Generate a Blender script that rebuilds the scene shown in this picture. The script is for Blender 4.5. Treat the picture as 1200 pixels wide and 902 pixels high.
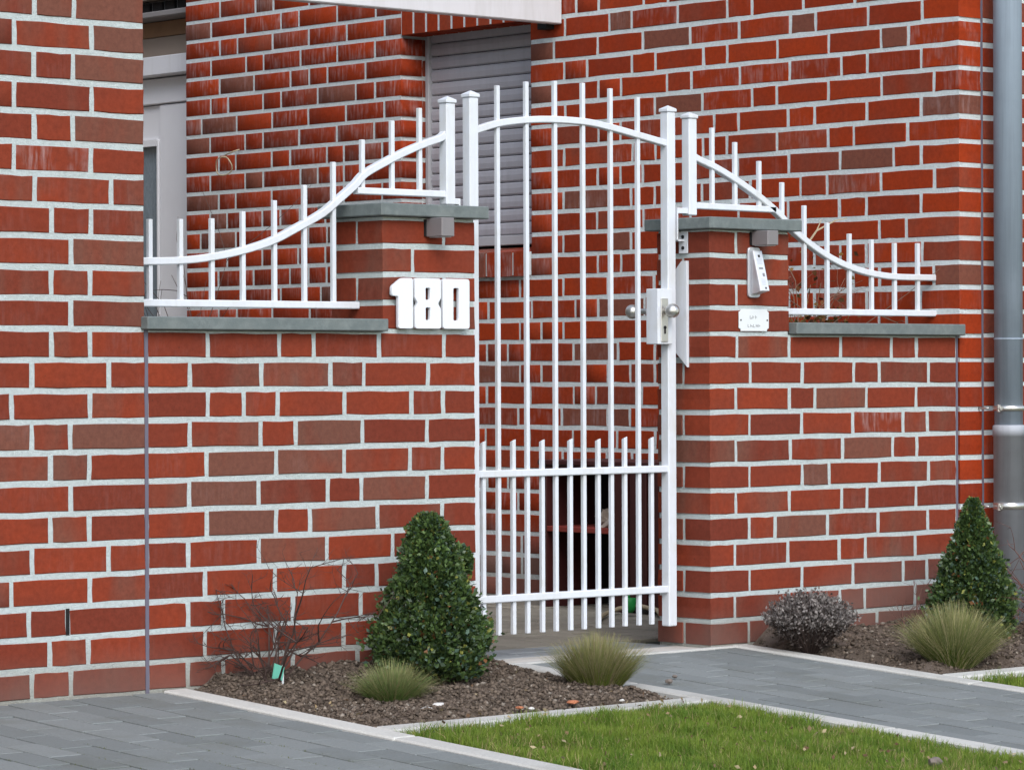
import bpy, bmesh, math, random
import numpy as np
from mathutils import Vector, Matrix

random.seed(7)
rng = np.random.default_rng(7)
R = math.radians
for o in list(bpy.data.objects):
    bpy.data.objects.remove(o)
SC = bpy.context.scene
COL = SC.collection

# ------------------------------------------------------------------ camera
cam_d = bpy.data.cameras.new('camera')
cam = bpy.data.objects.new('camera', cam_d)
COL.objects.link(cam)
cam_d.sensor_width = 36.0
cam_d.lens = 119.6
cam_d.clip_start = 0.1
cam_d.clip_end = 2000
RT = Vector((0.746536, -0.665334, -0.003741))
UP = Vector((0.004898, -0.000128, 0.999988))
FW = Vector((0.665327, 0.746545, -0.003164))
CP = Vector((-8.88336, -7.66461, 0.87362))
cam.matrix_world = Matrix(((RT.x, UP.x, -FW.x, CP.x), (RT.y, UP.y, -FW.y, CP.y), (RT.z, UP.z, -FW.z, CP.z), (0, 0, 0, 1)))
SC.camera = cam

# ------------------------------------------------------------------ daylight, thin overcast
SUN_EL, SUN_AZ = 42.0, 209.0          # azimuth measured clockwise from +Y
w = bpy.data.worlds.new('World')
SC.world = w
w.use_nodes = True
nt = w.node_tree
nt.nodes.clear()
sky = nt.nodes.new('ShaderNodeTexSky')
sky.sky_type = 'NISHITA'
sky.sun_disc = False
sky.sun_elevation = R(SUN_EL)
sky.sun_rotation = R(SUN_AZ)
sky.air_density = 1.0
sky.dust_density = 1.0
hs = nt.nodes.new('ShaderNodeHueSaturation')
hs.inputs['Saturation'].default_value = 0.62
bg = nt.nodes.new('ShaderNodeBackground')
bg.inputs['Strength'].default_value = 0.15
wo = nt.nodes.new('ShaderNodeOutputWorld')
nt.links.new(sky.outputs[0], hs.inputs['Color'])
nt.links.new(hs.outputs[0], bg.inputs['Color'])
nt.links.new(bg.outputs[0], wo.inputs['Surface'])
sd = bpy.data.lights.new('sun', 'SUN')
sd.energy = 1.1
sd.angle = R(35)
sd.color = (1.0, 0.98, 0.96)
sun = bpy.data.objects.new('sun', sd)
COL.objects.link(sun)
az, el = R(SUN_AZ), R(SUN_EL)
tosun = Vector((math.sin(az) * math.cos(el), math.cos(az) * math.cos(el), math.sin(el)))
sun.rotation_euler = tosun.to_track_quat('Z', 'Y').to_euler()
sun.location = tosun * 30
SC.view_settings.view_transform = 'Standard'
SC.view_settings.look = 'None'
SC.view_settings.gamma = 1.0
SC.view_settings.exposure = 0.92
SC.view_settings.use_curve_mapping = False

# ------------------------------------------------------------------ helpers
def setp(o, label=None, cat=None, group=None, kind=None):
    if label: o['label'] = label
    if cat: o['category'] = cat
    if group: o['group'] = group
    if kind: o['kind'] = kind
    return o

WP = {}
def empty(name, loc, label=None, cat=None, group=None, kind=None):
    o = bpy.data.objects.new(name, None)
    o.location = loc
    o.empty_display_size = 0.1
    COL.objects.link(o)
    WP[o.name] = Vector(loc)
    return setp(o, label, cat, group, kind)

def add(name, mesh, mat=None, parent=None, label=None, cat=None, group=None, kind=None, loc=(0, 0, 0), rot=None, scale=None, color=None):
    """one mesh object; coordinates are world coordinates whatever the parent (parents carry no rotation)"""
    if mat is not None and len(mesh.materials) == 0:
        mesh.materials.append(mat)
    o = bpy.data.objects.new(name, mesh)
    COL.objects.link(o)
    if parent is not None:
        o.parent = parent
        o.location = Vector(loc) - WP[parent.name]
    else:
        o.location = loc
    WP[o.name] = Vector(loc)
    if rot is not None: o.rotation_euler = rot
    if scale is not None: o.scale = scale
    if color is not None: o.color = color
    return setp(o, label, cat, group, kind)

class MB:
    """gathers primitives into one bmesh"""
    def __init__(self): self.bm = bmesh.new()
    def box(self, x0, x1, y0, y1, z0, z1, bev=0.0):
        bm = self.bm
        vs = [bm.verts.new((x, y, z)) for z in (z0, z1) for x, y in ((x0, y0), (x1, y0), (x1, y1), (x0, y1))]
        F = [(0, 3, 2, 1), (4, 5, 6, 7), (0, 1, 5, 4), (1, 2, 6, 5), (2, 3, 7, 6), (3, 0, 4, 7)]
        fs = [bm.faces.new([vs[i] for i in f]) for f in F]
        if bev > 0:
            es = list({e for f in fs for e in f.edges})
            bmesh.ops.bevel(bm, geom=es, offset=bev, segments=1, profile=0.5, affect='EDGES')
        return self
    def prism(self, pts, axis, a0, a1, bev=0.0):
        """pts: outline in the two other axes; axis: 'x','y','z'"""
        def mk(p, a):
            if axis == 'x': return (a, p[0], p[1])
            if axis == 'y': return (p[0], a, p[1])
            return (p[0], p[1], a)
        bm = self.bm
        A = [bm.verts.new(mk(p, a0)) for p in pts]
        B = [bm.verts.new(mk(p, a1)) for p in pts]
        n = len(pts)
        fs = [bm.faces.new(A), bm.faces.new(B[::-1])]
        for i in range(n):
            fs.append(bm.faces.new([A[i], B[i], B[(i + 1) % n], A[(i + 1) % n]]))
        bmesh.ops.recalc_face_normals(bm, faces=fs)
        if bev > 0:
            es = list({e for f in fs[:2] for e in f.edges})
            bmesh.ops.bevel(bm, geom=es, offset=bev, segments=1, profile=0.5, affect='EDGES')
        return self
    def rail(self, pts, th, dep, y):
        """rectangular tube swept along a polyline in the XZ plane, centred on Y=y"""
        bm = self.bm
        rings = []
        n = len(pts)
        for i, (x, z) in enumerate(pts):
            a = pts[max(0, i - 1)]; b = pts[min(n - 1, i + 1)]
            t = Vector((b[0] - a[0], b[1] - a[1])).normalized()
            nx, nz = -t.y * th / 2, t.x * th / 2
            c = 0.0025
            prof = [(1, -1), (1, 1), (-1, 1), (-1, -1)]
            ring = []
            for s, d in prof:
                ring.append(bm.verts.new((x + nx * s, y + d * (dep / 2 - c), z + nz * s)))
                ring.append(bm.verts.new((x + nx * s * (1 - 2 * c / th), y + d * dep / 2, z + nz * s * (1 - 2 * c / th))))
            r = ring
            ring = [r[1], r[0], r[2], r[3], r[5], r[4], r[6], r[7]]
            rings.append(ring)
        fs = []
        for i in range(n - 1):
            for k in range(8):
                fs.append(bm.faces.new([rings[i][k], rings[i][(k + 1) % 8], rings[i + 1][(k + 1) % 8], rings[i + 1][k]]))
        fs.append(bm.faces.new(rings[0])); fs.append(bm.faces.new(rings[-1][::-1]))
        bmesh.ops.recalc_face_normals(bm, faces=fs)
        return self
    def tube(self, pts, rad, n=6, caps=True, r_end=None):
        bm = self.bm
        P = [Vector(p) for p in pts]
        rings = []
        ref = Vector((0.3, 0.2, 1)).normalized()
        m = len(P)
        for i, p in enumerate(P):
            t = (P[min(m - 1, i + 1)] - P[max(0, i - 1)])
            if t.length < 1e-9: t = Vector((0, 0, 1))
            t.normalize()
            if abs(t.dot(ref)) > 0.95: ref = Vector((1, 0.1, 0)).normalized()
            u = t.cross(ref).normalized(); v = t.cross(u)
            r = rad if r_end is None else rad + (r_end - rad) * i / (m - 1)
            rings.append([bm.verts.new(p + u * r * math.cos(2 * math.pi * k / n) + v * r * math.sin(2 * math.pi * k / n)) for k in range(n)])
        fs = []
        for i in range(m - 1):
            for k in range(n):
                fs.append(bm.faces.new([rings[i][k], rings[i][(k + 1) % n], rings[i + 1][(k + 1) % n], rings[i + 1][k]]))
        if caps:
            fs.append(bm.faces.new(rings[0])); fs.append(bm.faces.new(rings[-1][::-1]))
        bmesh.ops.recalc_face_normals(bm, faces=fs)
        for f in fs: f.smooth = n > 5
        return self
    def lathe(self, prof, cx, cy, cz, axis='z', n=20):
        """prof: (radius, height) pairs"""
        bm = self.bm
        rings = []
        for r, h in prof:
            ring = []
            for k in range(n):
                a = 2 * math.pi * k / n
                c, s = math.cos(a) * r, math.sin(a) * r
                if axis == 'z': q = (cx + c, cy + s, cz + h)
                elif axis == 'y': q = (cx + c, cy + h, cz + s)
                else: q = (cx + h, cy + c, cz + s)
                ring.append(bm.verts.new(q))
            rings.append(ring)
        fs = []
        for i in range(len(rings) - 1):
            for k in range(n):
                fs.append(bm.faces.new([rings[i][k], rings[i][(k + 1) % n], rings[i + 1][(k + 1) % n], rings[i + 1][k]]))
        fs.append(bm.faces.new(rings[0])); fs.append(bm.faces.new(rings[-1]))
        bmesh.ops.recalc_face_normals(bm, faces=fs)
        for f in fs[:-2]: f.smooth = True
        return self
    def mesh(self, name, off=(0, 0, 0)):
        me = bpy.data.meshes.new(name)
        if off != (0, 0, 0):
            bmesh.ops.translate(self.bm, verts=self.bm.verts, vec=-Vector(off))
        self.bm.to_mesh(me); self.bm.free()
        return me

def part(name, mb, mat, parent=None, **kw):
    """a mesh built in world coordinates, hung under its thing; origin at its own centre"""
    vs = mb.bm.verts
    lo = Vector((min(v.co.x for v in vs), min(v.co.y for v in vs), min(v.co.z for v in vs)))
    hi = Vector((max(v.co.x for v in vs), max(v.co.y for v in vs), max(v.co.z for v in vs)))
    c = Vector(((lo.x + hi.x) / 2, (lo.y + hi.y) / 2, lo.z))
    me = mb.mesh(name, tuple(c))
    o = add(name, me, mat, parent, loc=c, **kw)
    return o

def np_mesh(name, V, Fc, cols=None, smooth=False):
    """V (n,3), Fc (m,k) equal sized polygons, cols (m,3|4) one colour per face"""
    me = bpy.data.meshes.new(name)
    V = np.asarray(V, np.float32); Fc = np.asarray(Fc, np.int32)
    m, k = Fc.shape
    me.vertices.add(len(V)); me.vertices.foreach_set('co', V.ravel())
    me.loops.add(m * k); me.loops.foreach_set('vertex_index', Fc.ravel())
    me.polygons.add(m)
    me.polygons.foreach_set('loop_start', np.arange(0, m * k, k, dtype=np.int32))
    me.polygons.foreach_set('loop_total', np.full(m, k, dtype=np.int32))
    if smooth: me.polygons.foreach_set('use_smooth', np.ones(m, dtype=bool))
    if cols is not None:
        cols = np.asarray(cols, np.float32)
        if cols.shape[1] == 3: cols = np.hstack([cols, np.ones((len(cols), 1), np.float32)])
        at = me.color_attributes.new('pc', 'FLOAT_COLOR', 'CORNER')
        at.data.foreach_set('color', np.repeat(cols, k, axis=0).ravel())
    me.update(calc_edges=True)
    me.validate()
    return me

def in_frame(p, mx=1.03):
    d = Vector(p) - CP
    z = d.dot(FW)
    if z <= 0.1: return False
    return abs(d.dot(RT) / z) < mx * 600 / 3986.6 and abs(d.dot(UP) / z) < mx * 451 / 3986.6
def depth(p): return (Vector(p) - CP).dot(FW)

# ------------------------------------------------------------------ materials
def nodes(name):
    m = bpy.data.materials.new(name)
    m.use_nodes = True
    t = m.node_tree
    b = t.nodes['Principled BSDF']
    return m, t, b
def N(t, typ, **kw):
    n = t.nodes.new(typ)
    for k, v in kw.items():
        if k in n.inputs.keys() if hasattr(n.inputs, 'keys') else False: n.inputs[k].default_value = v
        else: setattr(n, k, v)
    return n
def noise(t, scale, detail=4, rough=0.6, vec=None, dist=0.0):
    n = t.nodes.new('ShaderNodeTexNoise')
    n.inputs['Scale'].default_value = scale
    n.inputs['Detail'].default_value = detail
    n.inputs['Roughness'].default_value = rough
    n.inputs['Distortion'].default_value = dist
    if vec is not None: t.links.new(vec, n.inputs['Vector'])
    return n.outputs['Fac']
def ramp(t, fac, stops):
    r = t.nodes.new('ShaderNodeValToRGB')
    el = r.color_ramp.elements
    while len(el) > 1: el.remove(el[0])
    el[0].position = stops[0][0]; el[0].color = (*stops[0][1], 1) if len(stops[0][1]) == 3 else stops[0][1]
    for p, c in stops[1:]:
        e = el.new(p); e.color = (*c, 1)
    t.links.new(fac, r.inputs[0])
    return r.outputs[0]
def g3(v): return (v, v, v)
def mix(t, fac, a, b, mode='MIX'):
    n = t.nodes.new('ShaderNodeMix'); n.data_type = 'RGBA'; n.blend_type = mode
    for sock, val in ((n.inputs[0], fac), (n.inputs[6], a), (n.inputs[7], b)):
        if isinstance(val, (int, float)): sock.default_value = val
        elif isinstance(val, tuple): sock.default_value = (*val, 1) if len(val) == 3 else val
        else: t.links.new(val, sock)
    return n.outputs[2]
def mth(t, op, a, b=0.0, clamp=False):
    n = t.nodes.new('ShaderNodeMath'); n.operation = op; n.use_clamp = clamp
    for i, val in enumerate((a, b)):
        if isinstance(val, (int, float)): n.inputs[i].default_value = val
        else: t.links.new(val, n.inputs[i])
    return n.outputs[0]
def bump(t, b, h, strength=0.3, dist=0.002):
    n = t.nodes.new('ShaderNodeBump')
    n.inputs['Strength'].default_value = strength
    n.inputs['Distance'].default_value = dist
    t.links.new(h, n.inputs['Height'])
    t.links.new(n.outputs[0], b.inputs['Normal'])
def pos(t, scale=None):
    g = t.nodes.new('ShaderNodeNewGeometry')
    o = g.outputs['Position']
    if scale:
        m = t.nodes.new('ShaderNodeMapping'); m.inputs['Scale'].default_value = scale
        t.links.new(o, m.inputs['Vector']); o = m.outputs[0]
    return o
def posz(t):
    s = t.nodes.new('ShaderNodeSeparateXYZ'); t.links.new(pos(t), s.inputs[0]); return s.outputs[2]
def piece_col(t, attr):
    """per-piece data: object colour for single pieces, face colour attribute for joined ones"""
    if attr:
        a = t.nodes.new('ShaderNodeAttribute'); a.attribute_name = 'pc'; a.attribute_type = 'GEOMETRY'
        return a.outputs['Color']
    return t.nodes.new('ShaderNodeObjectInfo').outputs['Color']

def brick_mat(name, attr, red, deep, patch=3.2):
    m, t, b = nodes(name)
    s = t.nodes.new('ShaderNodeSeparateColor'); t.links.new(piece_col(t, attr), s.inputs[0])
    br, ef, rn = s.outputs
    P = pos(t)
    n1 = noise(t, 7, 3, 0.5, P)
    n2 = noise(t, 60, 5, 0.7, P)
    n3 = noise(t, 8, 3, 0.55, pos(t, (1, 1, 0.35)))
    base = mix(t, rn, red, deep)
    base = mix(t, mth(t, 'MULTIPLY', mth(t, 'SUBTRACT', n1, 0.42, True), 2.2, True), base, tuple(c * 0.62 + 0.012 for c in red))
    # brown, smoke-fired patches that fade along the brick
    f = mth(t, 'ADD', mth(t, 'MULTIPLY', br, 1.5), mth(t, 'MULTIPLY', mth(t, 'SUBTRACT', n3, 0.61), patch), True)
    base = mix(t, mth(t, 'MULTIPLY', f, 0.74), base, (0.150, 0.072, 0.052))
    base = mix(t, 0.5, base, ramp(t, n2, [(0.3, g3(0.30)), (0.55, g3(0.5)), (0.8, g3(0.68))]), 'OVERLAY')
    # lime bloom: vertical milky streaks
    st = noise(t, 1, 4, 0.65, pos(t, (70, 70, 9)))
    fac = mth(t, 'MULTIPLY', mth(t, 'MULTIPLY', mth(t, 'SUBTRACT', st, 0.43, True), 4.0, True), ef, True)
    pt = noise(t, 14, 2, 0.5, P)
    fac = mth(t, 'MULTIPLY', fac, mth(t, 'MULTIPLY', mth(t, 'SUBTRACT', pt, 0.40, True), 5.0, True))
    base = mix(t, mth(t, 'MULTIPLY', fac, 0.48), base, (0.48, 0.36, 0.35))
    pits = noise(t, 130, 2, 0.5, P)
    base = mix(t, mth(t, 'MULTIPLY', mth(t, 'SUBTRACT', pits, 0.70, True), 9.0, True), base, (0.06, 0.025, 0.018))
    # splashed soil near the ground
    z = posz(t)
    sx = t.nodes.new('ShaderNodeSeparateXYZ'); t.links.new(P, sx.inputs[0])
    hi = mth(t, 'MULTIPLY', mth(t, 'ADD', sx.outputs[0], 1.0), 0.30, True)
    hi = mth(t, 'ADD', mth(t, 'MINIMUM', hi, 0.17), 0.20)
    dz = mth(t, 'MULTIPLY', mth(t, 'SUBTRACT', hi, mth(t, 'ADD', z, mth(t, 'MULTIPLY', n1, 0.12))), 6.0, True)
    base = mix(t, mth(t, 'MULTIPLY', dz, 0.65), base, (0.15, 0.10, 0.085))
    t.links.new(base, b.inputs['Base Color'])
    b.inputs['Roughness'].default_value = 0.85
    b.inputs['Specular IOR Level'].default_value = 0.10
    bump(t, b, noise(t, 220, 6, 0.75, P), 0.35, 0.002)
    return m
def mortar_mat(name, c):
    m, t, b = nodes(name)
    P = pos(t)
    n = noise(t, 90, 6, 0.75, P); l = noise(t, 6, 4, 0.6, P)
    col = mix(t, n, tuple(v * 0.62 for v in c), tuple(min(1, v * 1.18) for v in c))
    col = mix(t, mth(t, 'MULTIPLY', mth(t, 'SUBTRACT', l, 0.5, True), 1.6, True), col, tuple(v * q for v, q in zip(c, (0.75, 0.76, 0.70))))
    z = posz(t)
    dz = mth(t, 'MULTIPLY', mth(t, 'SUBTRACT', 0.24, mth(t, 'ADD', z, mth(t, 'MULTIPLY', l, 0.15))), 6.0, True)
    col = mix(t, mth(t, 'MULTIPLY', dz, 0.75), col, (0.26, 0.23, 0.18))
    t.links.new(col, b.inputs['Base Color'])
    b.inputs['Roughness'].default_value = 0.95
    b.inputs['Specular IOR Level'].default_value = 0.1
    sp = noise(t, 260, 3, 0.6, P)
    bump(t, b, mth(t, 'ADD', n, mth(t, 'MULTIPLY', sp, 0.5)), 1.0, 0.005)
    return m
def simple(name, c, rough=0.5, metal=0.0, var=0.12, sc=30, bs=0.1, bd=0.001, spec=0.5, dirt=None, dirtamt=0.5, dsc=6):
    m, t, b = nodes(name)
    P = pos(t)
    n = noise(t, sc, 5, 0.65, P)
    col = mix(t, n, tuple(v * (1 - var) for v in c), tuple(min(1, v * (1 + var)) for v in c))
    if dirt:
        l = noise(t, dsc, 4, 0.6, P)
        col = mix(t, mth(t, 'MULTIPLY', mth(t, 'MULTIPLY', mth(t, 'SUBTRACT', l, 0.48, True), 5.0, True), dirtamt), col, dirt)
    t.links.new(col, b.inputs['Base Color'])
    b.inputs['Roughness'].default_value = rough
    b.inputs['Metallic'].default_value = metal
    b.inputs['Specular IOR Level'].default_value = spec
    if bs: bump(t, b, noise(t, sc * 6, 4, 0.6, P), bs, bd)
    return m
def weather(m, streak, amt, scl=(26, 26, 2.2)):
    t = m.node_tree; b = t.nodes['Principled BSDF']
    src = b.inputs['Base Color'].links[0].from_socket
    n = noise(t, 1, 5, 0.65, pos(t, scl)); k = noise(t, 3.5, 3, 0.6, pos(t))
    f = mth(t, 'MULTIPLY', mth(t, 'MULTIPLY', mth(t, 'SUBTRACT', n, 0.46, True), 4.0, True), mth(t, 'MULTIPLY', k, amt * 1.6), True)
    t.links.new(mix(t, f, src, streak), b.inputs['Base Color'])
def stone_mat(name, attr, a, c, dirt=(0.10, 0.10, 0.07), rough=0.85, moss=0.35, spec=0.25):
    m, t, b = nodes(name)
    s = t.nodes.new('ShaderNodeSeparateColor'); t.links.new(piece_col(t, attr), s.inputs[0])
    P = pos(t)
    n = noise(t, 160, 5, 0.75, P); l = noise(t, 5, 4, 0.6, P)
    col = mix(t, s.outputs[0], a, c)
    col = mix(t, 0.4, col, ramp(t, n, [(0.3, g3(0.33)), (0.7, g3(0.66))]), 'OVERLAY')
    col = mix(t, mth(t, 'MULTIPLY', mth(t, 'MULTIPLY', mth(t, 'SUBTRACT', l, 0.5, True), 4.0, True), moss), col, dirt)
    t.links.new(col, b.inputs['Base Color'])
    b.inputs['Roughness'].default_value = rough
    b.inputs['Specular IOR Level'].default_value = spec
    bump(t, b, n, 0.5, 0.002)
    return m
def leaf_mat(name, rough=0.5, trans=0.25, gain=1.0, spec=0.3):
    m, t, b = nodes(name)
    a = t.nodes.new('ShaderNodeAttribute'); a.attribute_name = 'pc'
    c = a.outputs['Color']
    t.links.new(c, b.inputs['Base Color'])
    b.inputs['Roughness'].default_value = rough
    b.inputs['Specular IOR Level'].default_value = spec
    if trans:
        tr = t.nodes.new('ShaderNodeBsdfTranslucent'); t.links.new(c, tr.inputs['Color'])
        mx = t.nodes.new('ShaderNodeMixShader'); mx.inputs[0].default_value = trans
        out = t.nodes['Material Output']
        t.links.new(b.outputs[0], mx.inputs[1]); t.links.new(tr.outputs[0], mx.inputs[2])
        t.links.new(mx.outputs[0], out.inputs['Surface'])
    return m

M = {}
RED, DEEP = (0.245, 0.042, 0.018), (0.160, 0.033, 0.019)
M['brick'] = brick_mat('brick_red', False, RED, DEEP)
M['brick_j'] = brick_mat('brick_red_joined', True, RED, DEEP)
RED2, DEEP2 = (0.335, 0.040, 0.009), (0.230, 0.028, 0.009)
M['brick_h'] = brick_mat('brick_house', False, RED2, DEEP2, 1.8)
M['brick_hj'] = brick_mat('brick_house_joined', True, RED2, DEEP2, 1.8)
M['mortar'] = mortar_mat('mortar', (0.565, 0.620, 0.610))
M['mortar_h'] = mortar_mat('mortar_house', (0.68, 0.725, 0.725))
M['white'] = simple('white_powder_coat', (0.66, 0.685, 0.725), 0.38, 0, 0.03, 12, 0.06, 0.0006, 0.5, (0.55, 0.54, 0.48), 0.30, 14)
M['number'] = simple('white_plastic', (0.74, 0.76, 0.79), 0.35, 0, 0.02, 12, 0.0)
M['coping'] = simple('slate_coping', (0.130, 0.152, 0.148), 0.6, 0, 0.22, 40, 0.4, 0.002, 0.4, (0.21, 0.225, 0.21), 0.4, 9)
M['seal'] = simple('joint_sealant', (0.125, 0.115, 0.150), 0.7, 0, 0.15, 20, 0.1)
M['shutter'] = simple('shutter_grey', (0.45, 0.44, 0.475), 0.45, 0, 0.05, 15, 0.05, 0.0005)
M['frame_grey'] = simple('shutter_rail', (0.46, 0.46, 0.48), 0.45, 0, 0.05, 15, 0.0)
M['upvc'] = simple('white_upvc', (0.74, 0.74, 0.76), 0.4, 0, 0.04, 8, 0.0)
M['fascia'] = simple('fascia_board', (0.66, 0.66, 0.68), 0.5, 0, 0.04, 6, 0.05)
M['steel'] = simple('brushed_steel', (0.62, 0.60, 0.56), 0.33, 0.9, 0.06, 80, 0.08, 0.0004)
M['zinc'] = simple('zinc_pipe', (0.27, 0.325, 0.385), 0.7, 0.0, 0.12, 8, 0.06, 0.0006, 0.5, (0.36, 0.42, 0.50), 0.5, 5)
M['pvc'] = simple('grey_plastic_pipe', (0.37, 0.385, 0.42), 0.65, 0, 0.06, 10, 0.05, 0.0006, 0.5, (0.24, 0.24, 0.25), 0.35, 7)
M['lamp'] = simple('lamp_grey', (0.225, 0.205, 0.205), 0.5, 0.2, 0.08, 25, 0.05)
M['black'] = simple('black_void', (0.006, 0.005, 0.005), 0.9, 0, 0.1, 20, 0.0)
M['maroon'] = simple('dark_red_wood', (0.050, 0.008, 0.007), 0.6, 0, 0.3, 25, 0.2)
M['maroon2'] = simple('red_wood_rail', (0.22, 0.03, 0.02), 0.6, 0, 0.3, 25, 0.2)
M['cloth'] = simple('beige_cloth', (0.42, 0.35, 0.29), 0.9, 0, 0.2, 20, 0.4, 0.004)
M['brown'] = simple('brown_wood_panel', (0.235, 0.120, 0.055), 0.6, 0, 0.25, 10, 0.1)
M['tan'] = simple('taupe_panel', (0.27, 0.21, 0.165), 0.7, 0, 0.1, 8, 0.1)
M['gutter'] = simple('grey_eaves', (0.20, 0.185, 0.18), 0.6, 0, 0.1, 8, 0.1)
M['wire'] = simple('grey_cable', (0.38, 0.34, 0.28), 0.7, 0, 0.15, 30, 0.0)
M['hose'] = simple('beige_hose', (0.42, 0.34, 0.22), 0.6, 0, 0.15, 30, 0.0)
M['green'] = simple('green_plastic', (0.02, 0.30, 0.06), 0.5, 0, 0.1, 30, 0.0)
M['tag'] = simple('pale_green_tag', (0.13, 0.45, 0.33), 0.5, 0, 0.1, 30, 0.0)
M['ink'] = simple('engraved_grey', (0.22, 0.22, 0.23), 0.7, 0, 0.1, 30, 0.0)
M['plate'] = simple('nameplate_white', (0.70, 0.72, 0.72), 0.4, 0, 0.03, 30, 0.0)
M['silver'] = simple('silver_plastic', (0.50, 0.51, 0.54), 0.35, 0.4, 0.05, 30, 0.0)
M['panel'] = simple('light_steel_panel', (0.72, 0.73, 0.75), 0.35, 0.3, 0.05, 30, 0.0)
M['paver'] = stone_mat('paver_blue_grey', False, (0.162, 0.176, 0.172), (0.210, 0.225, 0.220))
M['paver_j'] = stone_mat('paver_blue_grey_joined', True, (0.162, 0.176, 0.172), (0.210, 0.225, 0.220))
M['court'] = stone_mat('paver_court', False, (0.230, 0.205, 0.165), (0.310, 0.280, 0.225))
M['court_j'] = stone_mat('paver_court_joined', True, (0.230, 0.205, 0.165), (0.310, 0.280, 0.225))
M['band'] = stone_mat('paver_light', False, (0.46, 0.43, 0.385), (0.55, 0.51, 0.46), moss=0.2)
M['bandg'] = stone_mat('paver_grey_band', False, (0.24, 0.25, 0.25), (0.29, 0.30, 0.30))
M['kerb'] = stone_mat('kerb_concrete', False, (0.43, 0.42, 0.39), (0.54, 0.53, 0.49), moss=0.3)
M['bedding'] = simple('joint_sand', (0.050, 0.052, 0.042), 0.95, 0, 0.3, 40, 0.4, 0.003, 0.1, (0.10, 0.12, 0.04), 0.6, 4)
M['earth'] = simple('earth', (0.115, 0.088, 0.068), 0.95, 0, 0.45, 30, 0.8, 0.01, 0.1, (0.19, 0.15, 0.125), 0.6, 12)
M['lawnbase'] = simple('lawn_soil', (0.070, 0.085, 0.020), 0.95, 0, 0.4, 30, 0.5, 0.01, 0.1)
M['clod'] = leaf_mat('soil_clods', 0.95, 0.0, spec=0.1)
M['grass'] = leaf_mat('grass_blades', 0.55, 0.35, spec=0.2)
M['leaf'] = leaf_mat('box_leaves', 0.38, 0.15, spec=0.45)
M['straw'] = leaf_mat('dry_stems', 0.7, 0.2, spec=0.15)
M['twig'] = simple('twig_bark', (0.060, 0.035, 0.028), 0.85, 0, 0.3, 60, 0.2)
M['twig_r'] = simple('twig_reddish', (0.140, 0.065, 0.050), 0.85, 0, 0.3, 60, 0.2)
M['vine'] = simple('vine_stem', (0.20, 0.120, 0.080), 0.85, 0, 0.3, 60, 0.2)
M['pebble'] = simple('pale_stone', (0.62, 0.60, 0.56), 0.8, 0, 0.15, 40, 0.3)
M['shard'] = simple('orange_brick_shard', (0.42, 0.15, 0.07), 0.85, 0, 0.2, 40, 0.3)
M['rock'] = simple('brown_stone', (0.16, 0.13, 0.11), 0.85, 0, 0.2, 40, 0.3)
weather(M['coping'], (0.26, 0.285, 0.27), 0.4, (30, 30, 30))
weather(M['zinc'], (0.17, 0.20, 0.23), 0.7, (40, 40, 1.2))
weather(M['pvc'], (0.20, 0.20, 0.21), 0.5, (40, 40, 1.6))
weather(M['fascia'], (0.42, 0.41, 0.38), 0.45, (14, 14, 1.6))
weather(M['shutter'], (0.30, 0.29, 0.31), 0.4, (30, 30, 2.0))
weather(M['white'], (0.50, 0.48, 0.42), 0.28, (60, 60, 14))
M['glass'] = None
m, t, b = nodes('door_glass')
P = pos(t, (14, 14, 6))
t.links.new(mix(t, noise(t, 3, 4, 0.6, P, 1.5), (0.10, 0.13, 0.15), (0.24, 0.30, 0.34)), b.inputs['Base Color'])
b.inputs['Roughness'].default_value = 0.18
bump(t, b, noise(t, 8, 3, 0.6, P, 1.0), 0.3, 0.004)
M['glass'] = m

H = 1 / 12.0            # brick course
S = 0.055               # fall of the ground towards the street
def gz(y): return S * y if y < 0 else 0.0
TILT = math.atan(S)

# ------------------------------------------------------------------ bricks
_bm_cache = {}
def brick_mesh(L, D, Hh, v, kind):
    key = (round(L, 2), round(D, 2), v, kind)
    if key in _bm_cache: return _bm_cache[key]
    r = random.Random(hash((round(L * 100), round(D * 100), v)) & 0xffff)
    L0, D0 = key[0], key[1]
    xs = [0, .35, .68, 1]
    out = []
    j = 0.0017
    for x in xs: out.append((x * L0 + r.uniform(-j, j), r.uniform(-j, j)))
    for z in (.5,): out.append((L0 + r.uniform(-j, j), Hh * z))
    for x in xs[::-1]: out.append((x * L0 + r.uniform(-j, j), Hh + r.uniform(-j, j)))
    out.append((r.uniform(-j, j), Hh * .5))
    c = 0.0022
    cx, cz = L0 / 2, Hh / 2
    f = [(x - math.copysign(c, x - cx) if abs(x - cx) > L0 * .4 else x, z - math.copysign(c, z - cz) if abs(z - cz) > Hh * .3 else z) for x, z in out]
    n = len(out)
    V = [(x, 0 + r.uniform(0, .0006), z) for x, z in f] + [(x, c, z) for x, z in out] + [(x, D0, z) for x, z in out]
    F = [tuple(range(n))]
    for k in range(n):
        a, b = k, (k + 1) % n
        F.append((a, n + a, n + b, b)); F.append((n + a, 2 * n + a, 2 * n + b, n + b))
    me = bpy.data.meshes.new('brick')
    me.from_pydata(V, [], F)
    bm = bmesh.new(); bm.from_mesh(me); bmesh.ops.recalc_face_normals(bm, faces=bm.faces); bm.to_mesh(me); bm.free()
    me.materials.append(M[kind])
    _bm_cache[key] = me
    return me

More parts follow.
